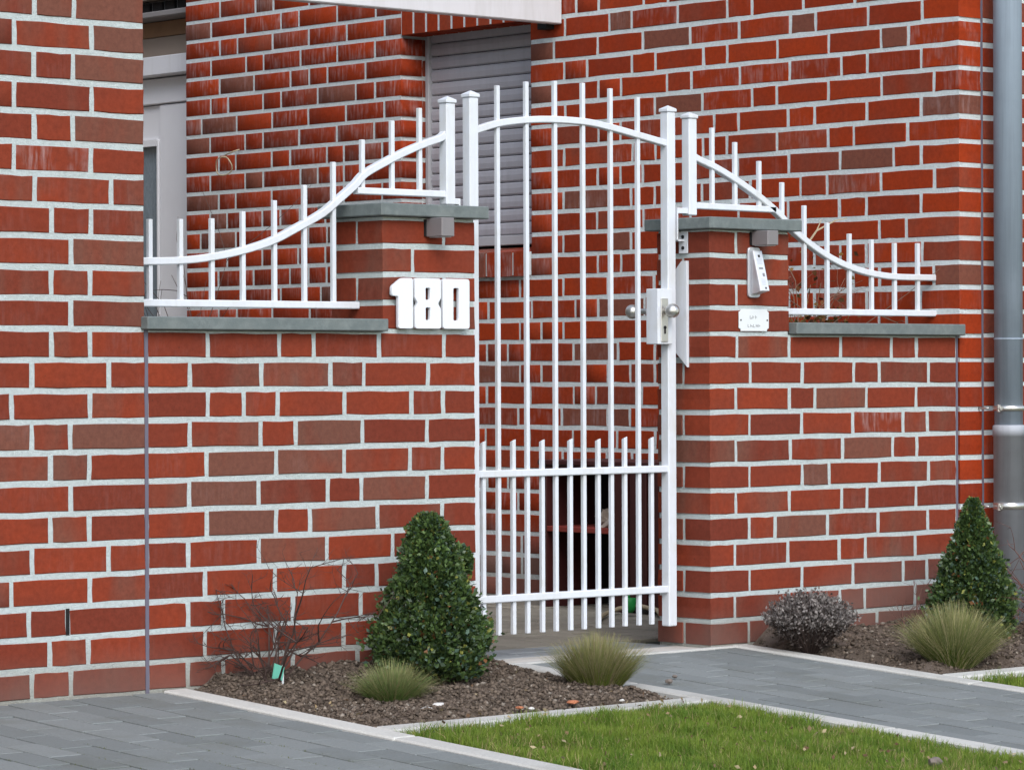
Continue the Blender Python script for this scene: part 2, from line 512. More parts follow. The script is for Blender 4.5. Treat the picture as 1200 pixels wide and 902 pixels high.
def lay(parent, items, kind, kindj, limit=300, name='brick'):
    """items: dict(p=world origin, L, D, H, rz, c=(brown, bloom, rnd)); the largest in view become parts, the rest one joined part"""
    for it in items:
        it['vis'] = in_frame(it['mid']) if 'mid' in it else True
        it['rank'] = (0 if it['vis'] else 1, depth(it['mid']) - it['L'] * 4)
    items.sort(key=lambda i: i['rank'])
    one = [i for i in items if i['vis']][:limit]
    rest = [i for i in items if not any(i is k for k in one)] if len(items) < 50 else items[len(one):]
    for it in one:
        me = brick_mesh(it['L'], it['D'], it['H'], random.randrange(4), kind)
        add(name, me, None, parent, loc=it['p'], rot=(0, 0, it['rz']), scale=(it['L'] / round(it['L'], 2), it['D'] / round(it['D'], 2), 1), color=(*it['c'], 1))
    if rest:
        VV, FF, CC = [], [], []
        base = 0
        for it in rest:
            L, D, Hh = it['L'], it['D'], it['H']
            c, s = math.cos(it['rz']), math.sin(it['rz'])
            e = 0.002
            loc = [(e, 0, e), (L - e, 0, e), (L - e, 0, Hh - e), (e, 0, Hh - e), (0, e, 0), (L, e, 0), (L, e, Hh), (0, e, Hh), (0, D, 0), (L, D, 0), (L, D, Hh), (0, D, Hh)]
            for x, y, z in loc: VV.append((it['p'][0] + c * x - s * y, it['p'][1] + s * x + c * y, it['p'][2] + z))
            for q in ((0, 1, 2, 3), (4, 5, 1, 0), (5, 6, 2, 1), (6, 7, 3, 2), (7, 4, 0, 3), (4, 8, 9, 5), (5, 9, 10, 6), (6, 10, 11, 7), (7, 11, 8, 4)):
                FF.append([base + k for k in q]); CC.append(it['c'])
            base += 12
        me = np_mesh(name, VV, FF, CC)
        o = add(name, me, M[kindj], parent, kind='stuff')
        
TONE = {'0': 0.0, '1': 0.42, '2': 0.95, '3': 0.7, '4': 0.1}
JT = 0.0081             # half a joint
def row_items(out, c, xs, tones, x_of, y_front=0.0, D=0.105, rz=0.0, bloom=None):
    """xs: ends and joint centres along the wall, left to right in local x"""
    z0 = (22 - c) * H + JT
    for i in range(len(xs) - 1):
        a, b = xs[i], xs[i + 1]
        ca = a if a in (xs[0],) else a + JT * .92
        cb = b if b in (xs[-1],) else b - JT * .92
        if cb - ca < 0.02: continue
        t = tones[i] if i < len(tones) else '0'
        out.append(dict(p=x_of(ca), L=cb - ca, D=D, H=H - 2 * JT + random.uniform(-.0012, .0012), rz=rz, mid=(Vector(x_of(ca)) + Vector(x_of(cb))) / 2,
                        c=(TONE[t] + random.uniform(-.05, .08), (0.9 if t == '4' else random.choice([0, 0, 0.12])) if bloom is None else bloom(x_of(ca)), random.random())))
        q = out[-1]; q['p'] = (q['p'][0], q['p'][1], z0)

def Aw(y=0.0): return lambda x: (x, y + random.uniform(-.0012, .0012), 0)

J_LW = {0: ([-3.762, -3.635], '122'), 1: ([-3.827, -3.577], '112'), 2: ([-3.765, -3.639], '102'), 3: ([-3.828, -3.578], '100'), 4: ([-3.763, -3.64], '003'), 5: ([-3.829, -3.581], '040'), 6: ([-3.764, -3.514], '111'), 7: ([-3.71, -3.582], '001'), 8: ([-3.647], '02'), 9: ([-3.711, -3.586], '111'), 10: ([-3.648], '01'), 11: ([-3.711, -3.587], '010'), 12: ([-3.775, -3.525], '000'), 13: ([-3.84, -3.588], '101'), 14: ([-3.776, -3.652], '212'), 15: ([-3.716, -3.591], '120'), 16: ([-3.65], '00'), 17: ([-3.717, -3.592], '010'), 18: ([-3.777, -3.528], '100'), 19: ([-3.843, -3.59], '101'), 20: ([-3.663], '00'), 21: ([-3.721, -3.596], '010'), 22: ([-3.779, -3.653], '101')}
J_GL = {11: ([-3.19, -2.937, -2.813, -2.569, -2.32], '000000'), 12: ([-3.252, -3.001, -2.751, -2.627, -2.383], '013100'), 13: ([-3.19, -3.065, -2.944, -2.701, -2.446, -2.324], '0000000'), 14: ([-3.253, -3.005, -2.879, -2.634, -2.387], '010200'), 15: ([-3.194, -2.95, -2.701, -2.454, -2.328], '022110'), 16: ([-3.256, -3.012, -2.762, -2.638, -2.388], '121020'), 17: ([-3.195, -2.951, -2.828, -2.578, -2.329], '020210'), 18: ([-3.26, -3.013, -2.766, -2.52], '00200'), 19: ([-3.202, -2.955, -2.703, -2.582, -2.33], '000000'), 20: ([-3.261, -3.14, -2.891, -2.643, -2.393], '000010'), 21: ([-3.203, -2.956, -2.707, -2.456, -2.331], '000100'), 22: ([-3.262, -3.141, -2.892, -2.654, -2.394], '010000')}
J_GR = {11: ([-1.084, -0.841, -0.596, -0.347, -0.22], '010000'), 12: ([-1.023, -0.78, -0.533, -0.407, -0.159], '000010'), 13: ([-1.089, -0.842, -0.719, -0.471, -0.224], '000200'), 14: ([-1.027, -0.784, -0.538, -0.289, -0.166], '000411'), 15: ([-1.09, -0.838, -0.588, -0.342, -0.22], '210210'), 16: ([-1.028, -0.782, -0.654, -0.409, -0.16], '002011'), 17: ([-1.091, -0.842, -0.594, -0.469, -0.226], '110100'), 18: ([-1.03, -0.91, -0.663, -0.416, -0.167], '002110'), 19: ([-1.095, -0.851, -0.606, -0.479, -0.231], '000010'), 20: ([-1.029, -0.784, -0.54, -0.291, -0.172], '000001'), 21: ([-1.096, -0.847, -0.603, -0.482, -0.233], '010100'), 22: ([-1.034, -0.787, -0.665, -0.422, -0.176], '110110')}
J_B = {-7: [3.577, 3.823, 3.948, 4.2], -6: [3.137, 3.39, 3.647, 3.77, 4.021, 4.266], -5: [1.422, 1.553, 1.801, 3.08, 3.327, 3.58, 3.83, 4.076, 4.201], -4: [0.48, 0.732, 0.986, 1.113, 1.37, 1.618, 1.741, 1.99, 3.144, 3.39, 3.638, 3.892, 4.016, 4.267], -3: [0.169, 0.419, 0.669, 0.795, 1.051, 1.307, 1.558, 1.807, 2.054, 3.205, 3.456, 3.579, 3.707, 3.959, 4.206], -2: [0.232, 0.359, 0.608, 0.859, 1.113, 1.236, 1.492, 1.619, 1.867, 1.995, 3.145, 3.269, 3.522, 3.772, 3.897, 4.145, 4.27], -1: [0.173, 0.423, 0.547, 0.799, 1.049, 1.299, 1.43, 1.678, 1.803, 2.049, 3.085, 3.335, 3.586, 3.834, 4.084, 4.337], 0: [0.115, 0.357, 0.609, 0.863, 0.987, 1.243, 1.496, 1.746, 1.991, 3.151, 3.395, 3.65, 3.898, 4.024, 4.275], 1: [0.174, 0.425, 0.678, 0.808, 1.057, 1.804, 2.055, 3.461, 3.712, 3.839, 4.091, 4.214], 2: [0.237, 0.489, 0.612, 0.864, 1.116, 1.616, 1.747, 1.997, 3.524, 3.641, 3.899, 4.025, 4.276], 3: [0.175, 0.302, 0.555, 0.805, 1.062, 1.682, 1.809, 2.056, 3.84, 4.093, 4.215], 4: [0.114, 0.362, 0.617, 0.747, 0.998, 1.248, 1.626, 1.748, 2.002, 3.647, 3.781, 4.278], 5: [0.176, 0.43, 0.56, 0.81, 1.059, 1.813, 2.061, 3.463, 3.589, 4.094, 4.347], 6: [0.243, 0.37, 1.627, 1.751, 2.003, 3.659, 3.907, 4.155], 7: [0.172, 0.431, 1.811, 2.062, 3.467, 3.59, 3.968, 4.22], 8: [0.118, 0.369, 1.503, 1.756, 2.006, 3.779], 9: [0.181, 0.431, 1.554, 1.81, 1.937, 2.444, 3.582, 3.839, 4.218], 10: [0.244, 0.371, 1.755, 2.005, 2.132], 11: [1.699, 1.95, 2.328], 12: [1.632, 2.133, 2.512], 13: [1.57, 1.823, 1.948, 2.456], 14: [1.635, 1.76, 2.017, 2.27], 15: [1.706, 1.954, 2.462], 16: [1.763, 2.013], 17: [2.33], 18: [2.271, 2.52]}
P_railL = [(-3.322, 1.192), (-3.21, 1.195), (-3.109, 1.2), (-2.994, 1.22), (-2.877, 1.256), (-2.783, 1.296), (-2.688, 1.346), (-2.624, 1.393), (-2.569, 1.433), (-2.527, 1.462), (-2.452, 1.503), (-2.372, 1.542), (-2.296, 1.568), (-2.235, 1.588)]
P_railR = [(-1.154, 1.578), (-1.06, 1.54), (-0.962, 1.502), (-0.863, 1.455), (-0.773, 1.399), (-0.702, 1.344), (-0.616, 1.293), (-0.529, 1.255), (-0.441, 1.228), (-0.352, 1.21), (-0.262, 1.2), (-0.171, 1.197), (0.009, 1.2)]
P_balL = [(-3.303, 1.311), (-3.197, 1.314), (-3.087, 1.319), (-2.977, 1.342), (-2.863, 1.377), (-2.753, 1.425), (-2.645, 1.496), (-2.535, 1.566), (-2.421, 1.627), (-2.314, 1.67)]
P_balR = [(-1.076, 1.667), (-0.971, 1.625), (-0.859, 1.568), (-0.751, 1.502), (-0.645, 1.429), (-0.534, 1.375), (-0.425, 1.341), (-0.315, 1.324), (-0.199, 1.315), (-0.081, 1.317)]
P_long = [(-2.003, 1.754), (-1.8844, 1.772), (-1.7658, 1.781), (-1.6472, 1.781), (-1.5286, 1.77), (-1.41, 1.749)]
P_short = [(-2.065, 0.67), (-1.943, 0.673), (-1.823, 0.671), (-1.705, 0.672), (-1.586, 0.67), (-1.471, 0.674), (-1.354, 0.672)]
P_arch = [(-2.092, 1.615), (-2.0, 1.644), (-1.883, 1.656), (-1.766, 1.663), (-1.632, 1.663), (-1.522, 1.648), (-1.399, 1.625), (-1.297, 1.611)]


# ---- left wing of the house
lw = empty('house_wing', (-3.9, 0.5, 0), 'red brick house corner at the far left, coplanar with the low wall beside it', 'house wall')
part('mortar_wall', MB().box(-7.0, -3.407, 0.0030, 6.5, -0.3, 4.2), M['mortar'], lw)
items = []
for c in range(-12, 25):
    if c in J_LW: j, t = J_LW[c]
    else: j, t = [[-3.76, -3.58], [-3.83, -3.64]][c % 2], '010'
    lo = j[0]; ext = []
    while lo > -6.6:
        lo -= random.choice([.25, .25, .25, .125]); ext.append(lo)
    xs = sorted(ext) + j + [-3.406]
    tt = ''.join(random.choice('0001') for _ in range(len(xs) - 1 - len(t))) + t if len(t) < len(xs) - 1 else t
    if c == 20:
        k = xs.index(j[0]); half = xs[:k] + [j[0] - .007]
        row_items(items, c, half, tt[:len(half) - 1], Aw()); row_items(items, c, [j[0] + .007, -3.406], '0', Aw())
    else: row_items(items, c, xs, tt, Aw())
lay(lw, items, 'brick', 'brick_j')
z20 = (22 - 20) * H
part('vent_slot', MB().box(-3.669, -3.657, 0.0020, 0.006, z20 + .006, z20 + H - .005), M['black'], lw, label='open black weep joint between two bricks')

# ---- expansion joints
part('joint_strip', MB().box(-3.4065, -3.3945, 0.001, 0.02, -0.1, 1.0), M['seal'], lw)

def garden_wall(label):
    return label
gwl = empty('garden_wall', (-2.8, 0.12, 0), 'low red brick garden wall left of the gate with its taller pillar carrying the house number', 'garden wall', 'brick garden walls either side of the gate')
gwr = empty('garden_wall', (-0.6, 0.12, 0), 'low red brick garden wall right of the gate with its taller pillar carrying the intercom', 'garden wall', 'brick garden walls either side of the gate')
part('mortar_core', MB().box(-3.394, -2.2032, 0.0030, 0.236, -0.3, 0.998), M['mortar'], gwl)
part('mortar_core', MB().box(-2.5530, -2.2032, 0.0030, 0.2358, 0.998, 1.335), M['mortar'], gwl)
part('mortar_core', MB().box(-1.2050, -0.0195, 0.0030, 0.236, -0.3, 0.998), M['mortar'], gwr)
part('mortar_core', MB().box(-1.2050, -0.8472, 0.0030, 0.2358, 0.998, 1.332), M['mortar'], gwr)
items = []
for c in range(11, 25):
    j, t = J_GL.get(c, ([-3.2, -2.95, -2.7, -2.45], '00000'))
    row_items(items, c, [-3.3935] + list(j) + [-2.1995], t, Aw())
def block(out, c, x0, x1, y0, y1, t='0'):
    z0 = (22 - c) * H + JT
    out.append(dict(p=(x0, y0, z0), L=x1 - x0, D=y1 - y0, H=H - 2 * JT, rz=0, mid=Vector((x0, y0, z0)), c=(TONE[t] + random.uniform(-.05, .08), 0, random.random())))
g = 0.006
xl, xr = -2.556, -2.1995
for c, fj, t1, t2 in ((7, -2.32, '0', '0'), (9, -2.32, '1', '0')):
    block(items, c, xl, fj - g, 0, .115, t1); block(items, c, fj + g, xr, 0, .24, t2); block(items, c, xl, fj - g, .127, .24, '0')
for c, fj, t1, t2 in ((8, -2.44, '1', '0'), (10, -2.44, '0', '1')):
    block(items, c, xl, fj - g, 0, .24, t1); block(items, c, fj + g, xr, 0, .115, t2); block(items, c, fj + g, xr, .127, .24, '0')
lay(gwl, items, 'brick', 'brick_j')
items = []
xl = -1.208
for c in range(7, 25):
    j, t = J_GR.get(c, (None, '0100000'))
    if c >= 11 and j is None: j = [-1.03, -.8, -.55, -.3] if c % 2 == 0 else [-1.09, -.84, -.6, -.35]
    if c < 11: end, j = -0.843, ([-1.086] if c % 2 else [-0.963])
    else: end = -0.0215
    if c % 2:      # header on the front face, full brick on the gate side
        block(items, c, xl, j[0] - g, 0, .24, t[0])
    else:
        block(items, c, xl, j[0] - g, 0, .115, t[0]); block(items, c, xl, xl + .115, .127, .24, '1')
    if c < 11:
        if c % 2: block(items, c, j[0] + g, end, 0, .115, '100'[(c // 2) % 3]); block(items, c, j[0] + g, end, .127, .24, '0')
        else: block(items, c, j[0] + g, end, 0, .24, '01'[c == 8])
    else:
        xs = [j[0] + g - JT * .92] + list(j[1:]) + [end]
        xs[0] = j[0] + g
        row_items(items, c, xs, t[1:], Aw())
lay(gwr, items, 'brick', 'brick_j')
part('joint_strip', MB().box(-0.0195, -0.0105, 0.0012, 0.02, -0.1, 0.998), M['seal'], gwr)
# coping slabs
part('coping_slab', MB().box(-3.418, -2.5600, -0.032, 0.27, 1.000, 1.036, 0.003), M['coping'], gwl)
part('coping_slab', MB().box(-2.586, -2.169, -0.032, 0.27, 1.3365, 1.374, 0.003), M['coping'], gwl, label='slate slab capping the pillar')
part('coping_slab', MB().box(-0.8400, -0.006, -0.032, 0.27, 1.000, 1.038, 0.003), M['coping'], gwr)
part('coping_slab', MB().box(-1.238, -0.813, -0.032, 0.27, 1.3335, 1.371, 0.003), M['coping'], gwr, label='slate slab capping the pillar')

# ---- main house: long wall with the shuttered window, corner, front face
hm = empty('house_wing', (0.5, 2.2, 0), 'dark red brick house wall behind the gate, with the shuttered window', 'house wall')
WY0, WY1 = 2.188, 2.975
ZB, ZT = 1.250, 2.250
XS = 0.15
WALLTOP = 4.2
mc = MB()
mc.box(0.0022, 3.2, 0.0030, WY0 - .003, -0.3, WALLTOP)
mc.box(0.0022, 3.2, WY1 + .004, 4.447, -0.3, WALLTOP)
mc.box(0.0022, 3.2, WY0 - .003, WY1 + .004, -0.3, 1.30)
mc.box(0.0022, 3.2, WY0 - .003, WY1 + .004, ZT + .006, WALLTOP)
mc.box(0.45, 3.2, 4.447, 7.0, -0.3, WALLTOP)
part('mortar_wall', mc, M['mortar_h'], hm)

BROWN = {(-3, .73), (-2, .30), (-4, 1.68), (-3, 1.43), (-3, 2.1), (-1, 2.12), (0, 1.30), (0, 1.37), (3, .43), (-7, 3.88), (-6, 4.35), (-2, 3.4), (-3, 4.08), (0, 4.36), (-1, 4.2), (2, 3.96), (2, 3.58), (3, 4.3), (4, 4.2), (5, 4.22), (9, 1.7), (6, 1.69), (11, 1.85), (12, 2.3), (14, 1.95), (14, 1.7), (4, 1.9), (1, .05), (8, .05)}
def bloomf(p):
    y, z = p[1], 1.6
    if y > 3.0: return random.choice([0.15, 0.5, 0.9, 1.0])
    if y > 2.0: return random.choice([0, 0.2, 0.5])
    return random.choice([0, 0, 0, 0.15, 0.55])
def fill(js, a, b):
    """completes a course between a and b with whole and half bricks where no joint is known"""
    js = sorted([q for q in js if a + .09 < q < b - .05])
    pts = [a] + js + [b]
    out = [a]
    for q in pts[1:]:
        while q - out[-1] > 0.29:
            rem = q - out[-1]
            step = .25 if (random.random() < .72 and rem > .36) else .125
            if rem - step < .09: step = rem / 2
            out.append(out[-1] + step)
        out.append(q)
    return out
items = []
def b_row(c, a, b, corner=False):
    js = J_B.get(c, [])
    ys = fill(js, a, b)
    ys = ys[::-1]           # local x runs towards the camera
    z0 = (22 - c) * H + JT
    for i in range(len(ys) - 1):
        hi, lo = ys[i], ys[i + 1]
        hi2 = hi if hi == ys[0] else hi - JT * .8
        lo2 = lo if lo == ys[-1] else lo + JT * .8
        mid = (hi + lo) / 2
        t = 0.0
        for bc, by in BROWN:
            if bc == c and lo - .01 <= by <= hi + .01: t = .95
        if t == 0: t = random.choice([0, 0, 0, 0, 0, .1, .35])
        if c not in range(-8, 19) or (1 <= c <= 18 and 2.4 < mid < 3.4): t = random.choice([0, 0, 0, .4, .9])
        dx = random.uniform(-.0012, .0012)
        items.append(dict(p=(dx, hi2, z0), L=hi2 - lo2, D=.112, H=H - 2 * JT + random.uniform(-.001, .001), rz=-math.pi / 2, mid=Vector((0, mid, z0 + .04)), c=(t, bloomf((0, mid)), random.random())))
for c in range(-14, 25):
    z0 = (22 - c) * H; z1 = z0 + H
    start = 0.0
    if z1 <= ZB + .01 or z0 >= ZT + .24:
        b_row(c, start, 4.45)
    elif z0 >= ZT - .01:
        b_row(c, start, WY0 - .0); b_row(c, WY1, 4.45)
    else:
        b_row(c, start, WY0); b_row(c, WY1, 4.45)
lay(hm, items, 'brick_h', 'brick_hj')
# front face right of the corner, cut by the dark expansion joint at the quoin
items = []
for c in range(-14, 25):
    first = [.25, .375, .3125][c % 3]
    xs = [0.1255, 0.12 + first]
    while xs[-1] < 3.1: xs.append(xs[-1] + random.choice([.25, .25, .125]))
    row_items(items, c, xs, ''.join(random.choice('0001') for _ in xs), Aw())
lay(hm, items, 'brick_h', 'brick_hj')
part('joint_strip', MB().box(0.1145, 0.1240, 0.0005, 0.02, -0.1, WALLTOP), M['seal'], hm)
# window reveal bricks (the far jamb faces the street)
items = []
for c in range(-6, 7):
    z0 = (22 - c) * H + JT
    if z0 + .06 > ZT + .02 or z0 < ZB: continue
    items.append(dict(p=(0.116, WY1 + .0022, z0), L=.030, D=.09, H=H - 2 * JT, rz=0, mid=Vector((.12, WY1, z0)), c=(random.choice([0, .5]), .2, random.random())))
lay(hm, items, 'brick_h', 'brick_hj')
# soldier course over the window, rowlock sill under it
items = []
n = 10
pitch = (WY1 + .03 - (WY0 - .03)) / n
for i in range(n):
    y1 = WY1 + .0 - i * pitch * (WY1 - WY0) / (pitch * n) if False else WY1 - i * (WY1 - WY0) / n
    items.append((y1 - .004, (WY1 - WY0) / n - .011))
for k, (y, wdt) in enumerate(items):
    o = part('lintel_brick', MB().box(random.uniform(-.001, .001), .112, y - wdt, y, ZT + .002, ZT + .236, .002), M['brick_h'], hm)
    o.color = (random.choice([0, 0, .3]), 0, random.random(), 1)
for k, (y, wdt) in enumerate(items):
    mb = MB()
    mb.prism([(-.028, 1.256), (-.028, 1.352), (.16, 1.378), (.16, 1.256)], 'y', y - wdt, y, .002)
    for v in mb.bm.verts: pass
    o = part('sill_brick', mb, M['brick_h'], hm)
    o.color = (random.choice([0, .2, .6]), 1.0, random.random(), 1)
part('sill_mortar', MB().prism([(-.022, 1.260), (-.022, 1.348), (.16, 1.374), (.16, 1.260)], 'y', WY0 + .002, WY1 - .006), M['mortar_h'], hm)
# window: guide rails, slats
win = empty('window', (XS, 2.58, 1.4)); win.parent = hm; win.location = Vector((XS, 2.58, 1.4)) - WP[hm.name]; WP[win.name] = Vector((XS, 2.58, 1.4))
part('guide_rail', MB().box(XS - .022, XS + .03, WY1 - .020, WY1, 1.385, ZT + .02, .002), M['frame_grey'], win)
part('guide_rail', MB().box(XS - .022, XS + .03, WY0, WY0 + .020, 1.385, ZT + .02, .002), M['frame_grey'], win)
ns = 16
z = 1.428
sl = (ZT + .03 - z) / ns
slat_me = None
for i in range(ns):
    zz = z + i * sl
    if slat_me is None:
        mb = MB()
        pr = [(0, 0), (-.006, .006), (-.0085, sl * .5), (-.006, sl - .009), (0, sl - .003), (.008, sl - .003), (.008, 0)]
        mb.prism([(x, h) for x, h in pr], 'y', WY0 + .022, WY1 - .022)
        slat_me = mb.mesh('shutter_slat', (XS, 2.58, 0)) if False else mb.mesh('shutter_slat', (0, 2.58, 0))
    add('shutter_slat', slat_me, M['shutter'], win, loc=(XS, 2.58, zz))
part('bottom_bar', MB().box(XS - .010, XS + .008, WY0 + .022, WY1 - .022, 1.388, 1.427, .003), M['frame_grey'], win)
part('window_frame', MB().box(XS + .03, XS + .1, WY0, WY1, 1.30, ZT + .02), M['black'], win)

# entrance door in its recess at the far end of the long wall
dr = empty('door', (0.2, 4.9, 0)); dr.parent = hm; dr.location = Vector((0.2, 4.9, 0)) - WP[hm.name]; WP[dr.name] = Vector((0.2, 4.9, 0))
part('door_frame', MB().box(0.2, 0.27, 4.447, 4.925, 0, 2.10, .004), M['upvc'], dr)
part('door_frame', MB().box(0.2, 0.27, 5.6, 5.8, 0, 2.1), M['upvc'], dr)
part('door_leaf', MB().box(0.215, 0.27, 4.928, 5.6, 0, 0.95, .004), M['upvc'], dr)
part('top_rail', MB().box(0.215, .27, 4.928, 5.6, 1.93, 2.10), M['upvc'], dr)
part('glazing_bead', MB().box(0.195, 0.225, 4.9285, 4.946, 0.95, 1.945, .004).box(0.195, .225, 4.947, 5.6, 1.915, 1.945), M['upvc'], dr)
part('door_glass', MB().box(0.23, 0.24, 4.948, 5.6, 0.95, 1.915), M['glass'], dr)
part('transom', MB().box(0.19, 0.27, 4.447, 5.8, 2.104, 2.22, .004), M['upvc'], dr)
part('shutter_box', MB().box(0.12, 0.27, 4.447, 5.8, 2.225, 2.31, .004), M['fascia'], dr)
part('reveal_panel', MB().box(0.17, 0.27, 4.447, 5.8, 2.314, 2.40), M['tan'], hm)
part('reveal_panel', MB().box(0.165, 0.27, 4.447, 5.8, 2.403, 2.47), M['brown'], hm, label='brown wooden panel above the door')
ev = MB().box(0.05, 0.27, 4.447, 5.8, 2.474, 2.50, .004).box(0.10, 0.27, 4.447, 5.8, 2.503, 2.55)
part('eaves_strip', ev, M['gutter'], hm)
for k in range(9):
    y = 4.46 + k * .095
    part('dark_vent', MB().box(0.085, 0.2, y, y + .07, 2.508, 2.545), M['black'], hm)
part('eaves_board', MB().box(0.04, 0.27, 4.447, 5.8, 2.554, 2.60), M['tan'], hm)
part('recess_wall', MB().box(-3.3, 0.30, 6.0, 6.2, 0, 3.2), M['tan'], hm)

# canopy board between the two wings
cn = part('canopy_fascia', MB().box(-3.40, -0.004, 2.0, 2.045, 2.222, 2.46, .004), M['fascia'], None, label='pale grey canopy fascia board across the top, over the shuttered window', cat='canopy')
part('canopy_bracket', MB().box(-0.045, -0.002, 2.046, 2.10, 2.205, 2.30, .002), M['black'], cn)

# zinc downpipe
dp = empty('downpipe', (0.13, -0.09, 0), 'round grey zinc downpipe running down the right edge of the photo', 'downpipe')
part('upper_pipe', MB().lathe([(.049, .66), (.049, WALLTOP)], .148, -.09, 0, n=32), M['zinc'], dp)
part('lower_pipe', MB().lathe([(.0525, -.15), (.0525, .655), (.0555, .655), (.0555, .690), (.0500, .694)], .148, -.09, 0, n=32), M['pvc'], dp)
for zc, hh in ((0.742, .016), (0.405, .022)):
    cl = part('pipe_clamp', MB().lathe([(.0535, 0), (.0550, .001), (.0550, hh), (.0535, hh + .001)], .148, -.09, zc, n=32), M['steel'], dp)
    part('wall_bracket', MB().tube([(.09, -.05, zc + .009), (.10, .01, zc + .009)], .004), M['steel'], cl)
    part('screw', MB().lathe([(.007, 0), (.007, -.006)], .084, -.1055, zc + .009, axis='y', n=10), M['steel'], cl)
    part('clamp_lug', MB().box(.078, .090, -.105, -.095, zc - .004, zc + .022, .002), M['steel'], cl)
pc = part('pipe_collar', MB().lathe([(.0500, .985), (.0508, .986), (.0508, .990), (.0500, .991)], .148, -.09, 0, n=32), M['zinc'], dp)

# ------------------------------------------------------------------ white ironwork
def smooth_curve(pts, n=6):
    P = [Vector((x, z)) for x, z in pts]
    P = [P[0] * 2 - P[1]] + P + [P[-1] * 2 - P[-2]]
    out = []
    for i in range(1, len(P) - 2):
        for k in range(n):
            t = k / n
            a, b, c, d = P[i - 1], P[i], P[i + 1], P[i + 2]
            q = 0.5 * ((2 * b) + (c - a) * t + (2 * a - 5 * b + 4 * c - d) * t * t + (3 * b - a - 3 * c + d) * t ** 3)
            out.append((q.x, q.y))
    out.append(tuple(P[-2]))
    return out
def relax(pts, it=2):
    p = [list(q) for q in pts]
    for _ in range(it):
        q = [list(v) for v in p]
        for i in range(1, len(p) - 1):
            q[i][1] = (p[i - 1][1] + 2 * p[i][1] + p[i + 1][1]) / 4
        p = q
    return [tuple(q) for q in p]
FY = 0.12
BW = 0.0068
def bar(mb, x, z0, z1, slant=0.0, lean=0.0):
    bm = mb.bm
    y0, y1 = FY - BW, FY + BW
    vs = [bm.verts.new(v) for v in ((x - BW, y0, z0), (x + BW, y0, z0), (x + BW, y1, z0), (x - BW, y1, z0), (x - BW, y0, z1 - slant * .4), (x + BW, y0, z1), (x + BW, y1, z1 - slant * .6), (x - BW, y1, z1 - slant))]
    fs = [bm.faces.new([vs[i] for i in f]) for f in ((0, 3, 2, 1), (4, 5, 6, 7), (0, 1, 5, 4), (1, 2, 6, 5), (2, 3, 7, 6), (3, 0, 4, 7))]
    bmesh.ops.bevel(bm, geom=list({e for f in fs for e in f.edges}), offset=.0012, segments=1, profile=.5, affect='EDGES')
    return mb
def post(parent, x, z0, z1, name, w=.018):
    p = part(name, MB().box(x - w, x + w, FY - w, FY + w, z0, z1, .003), M['white'], parent)
    mb = MB(); c = w + .0032
    mb.box(x - c, x + c, FY - c, FY + c, z1, z1 + .011, .002)
    mb.prism([(x - c + .002, z1 + .0112), (x, z1 + .0215), (x + c - .002, z1 + .0112)], 'y', FY - c + .002, FY + c - .002)
    for v in mb.bm.verts:
        if v.co.z > z1 + .02: v.co.y = FY + (v.co.y - FY) * .08
    part('post_cap', mb, M['white'], p)
    return p

def z_on(curve, x):
    for a, b in zip(curve, curve[1:]):
        if a[0] <= x <= b[0]: return a[1] + (b[1] - a[1]) * (x - a[0]) / (b[0] - a[0] + 1e-9)
    return curve[0][1] if x < curve[0][0] else curve[-1][1]

DY = 0.013      # the measured curve is that of the rail's front face; the camera sees it from the left
fl = empty('fence_panel', (-2.8, FY, 1.04), 'white metal fence panel left of the gate, on the wall beside the 180', 'fence', 'white fence panels on the garden walls')
cl_ = smooth_curve(relax([(-3.39, 1.191)] + P_railL + [(-2.215, 1.597)]))
part('curved_rail', MB().rail(cl_, .021, .026, FY), M['white'], fl)
part('bottom_rail', MB().rail([(-3.385, 1.0765), (-2.557, 1.0775)], .021, .026, FY), M['white'], fl)
part('short_rail', MB().rail([(-2.56, 1.4150), (-2.20, 1.4152)], .020, .026, FY), M['white'], fl)
for x, zt in P_balL:
    part('baluster', bar(MB(), x, 1.075 if x < -2.57 else 1.41, zt), M['white'], fl)
post(fl, -2.2035, 1.384, 1.690, 'end_post')
def bracket(parent, sx, xp, xe, zc):
    # from the post out past the slab edge, then down to a screwed plate on the pillar flank
    m_ = MB().box(min(xp, xe), max(xp, xe), FY - .012, FY + .012, 1.386, 1.404, .001)
    m_.box(min(xe, xe + sx * .006), max(xe, xe + sx * .006), FY - .012, FY + .012, 1.300, 1.404, .001)
    o = part('bracket', m_, M['white'], parent)
    f = xe - sx * .030
    part('screw_plate', MB().box(min(f, f + sx * .004), max(f, f + sx * .004), FY - .026, FY + .014, 1.258, 1.329, .001).box(min(f, xe), max(f, xe), FY - .012, FY + .012, 1.297, 1.303), M['white'], o)
    for zz in (1.276, 1.311):
        part('screw', MB().lathe([(.0058, 0), (.0058, sx * .003), (.003, sx * .0045)], f + sx * .004, FY - .006, zz, axis='x', n=10), M['black'], o)
bracket(fl, 1, -2.1855, -2.167, 0)
fr = empty('fence_panel', (-0.6, FY, 1.04), 'white metal fence panel right of the gate, on the wall beside the intercom', 'fence', 'white fence panels on the garden walls')
cr_ = smooth_curve(relax([(-1.175, 1.586)] + P_railR, 2))
part('curved_rail', MB().rail(cr_, .021, .026, FY), M['white'], fr)
part('bottom_rail', MB().rail([(-0.838, 1.0768), (0.0055, 1.0772)], .021, .026, FY), M['white'], fr)
part('short_rail', MB().rail([(-1.17, 1.4130), (-0.79, 1.4110)], .020, .026, FY), M['white'], fr)
for x, zt in P_balR:
    part('baluster', bar(MB(), x, 1.075 if x > -.83 else 1.41, zt), M['white'], fr)
post(fr, -1.1785, 1.381, 1.692, 'end_post')
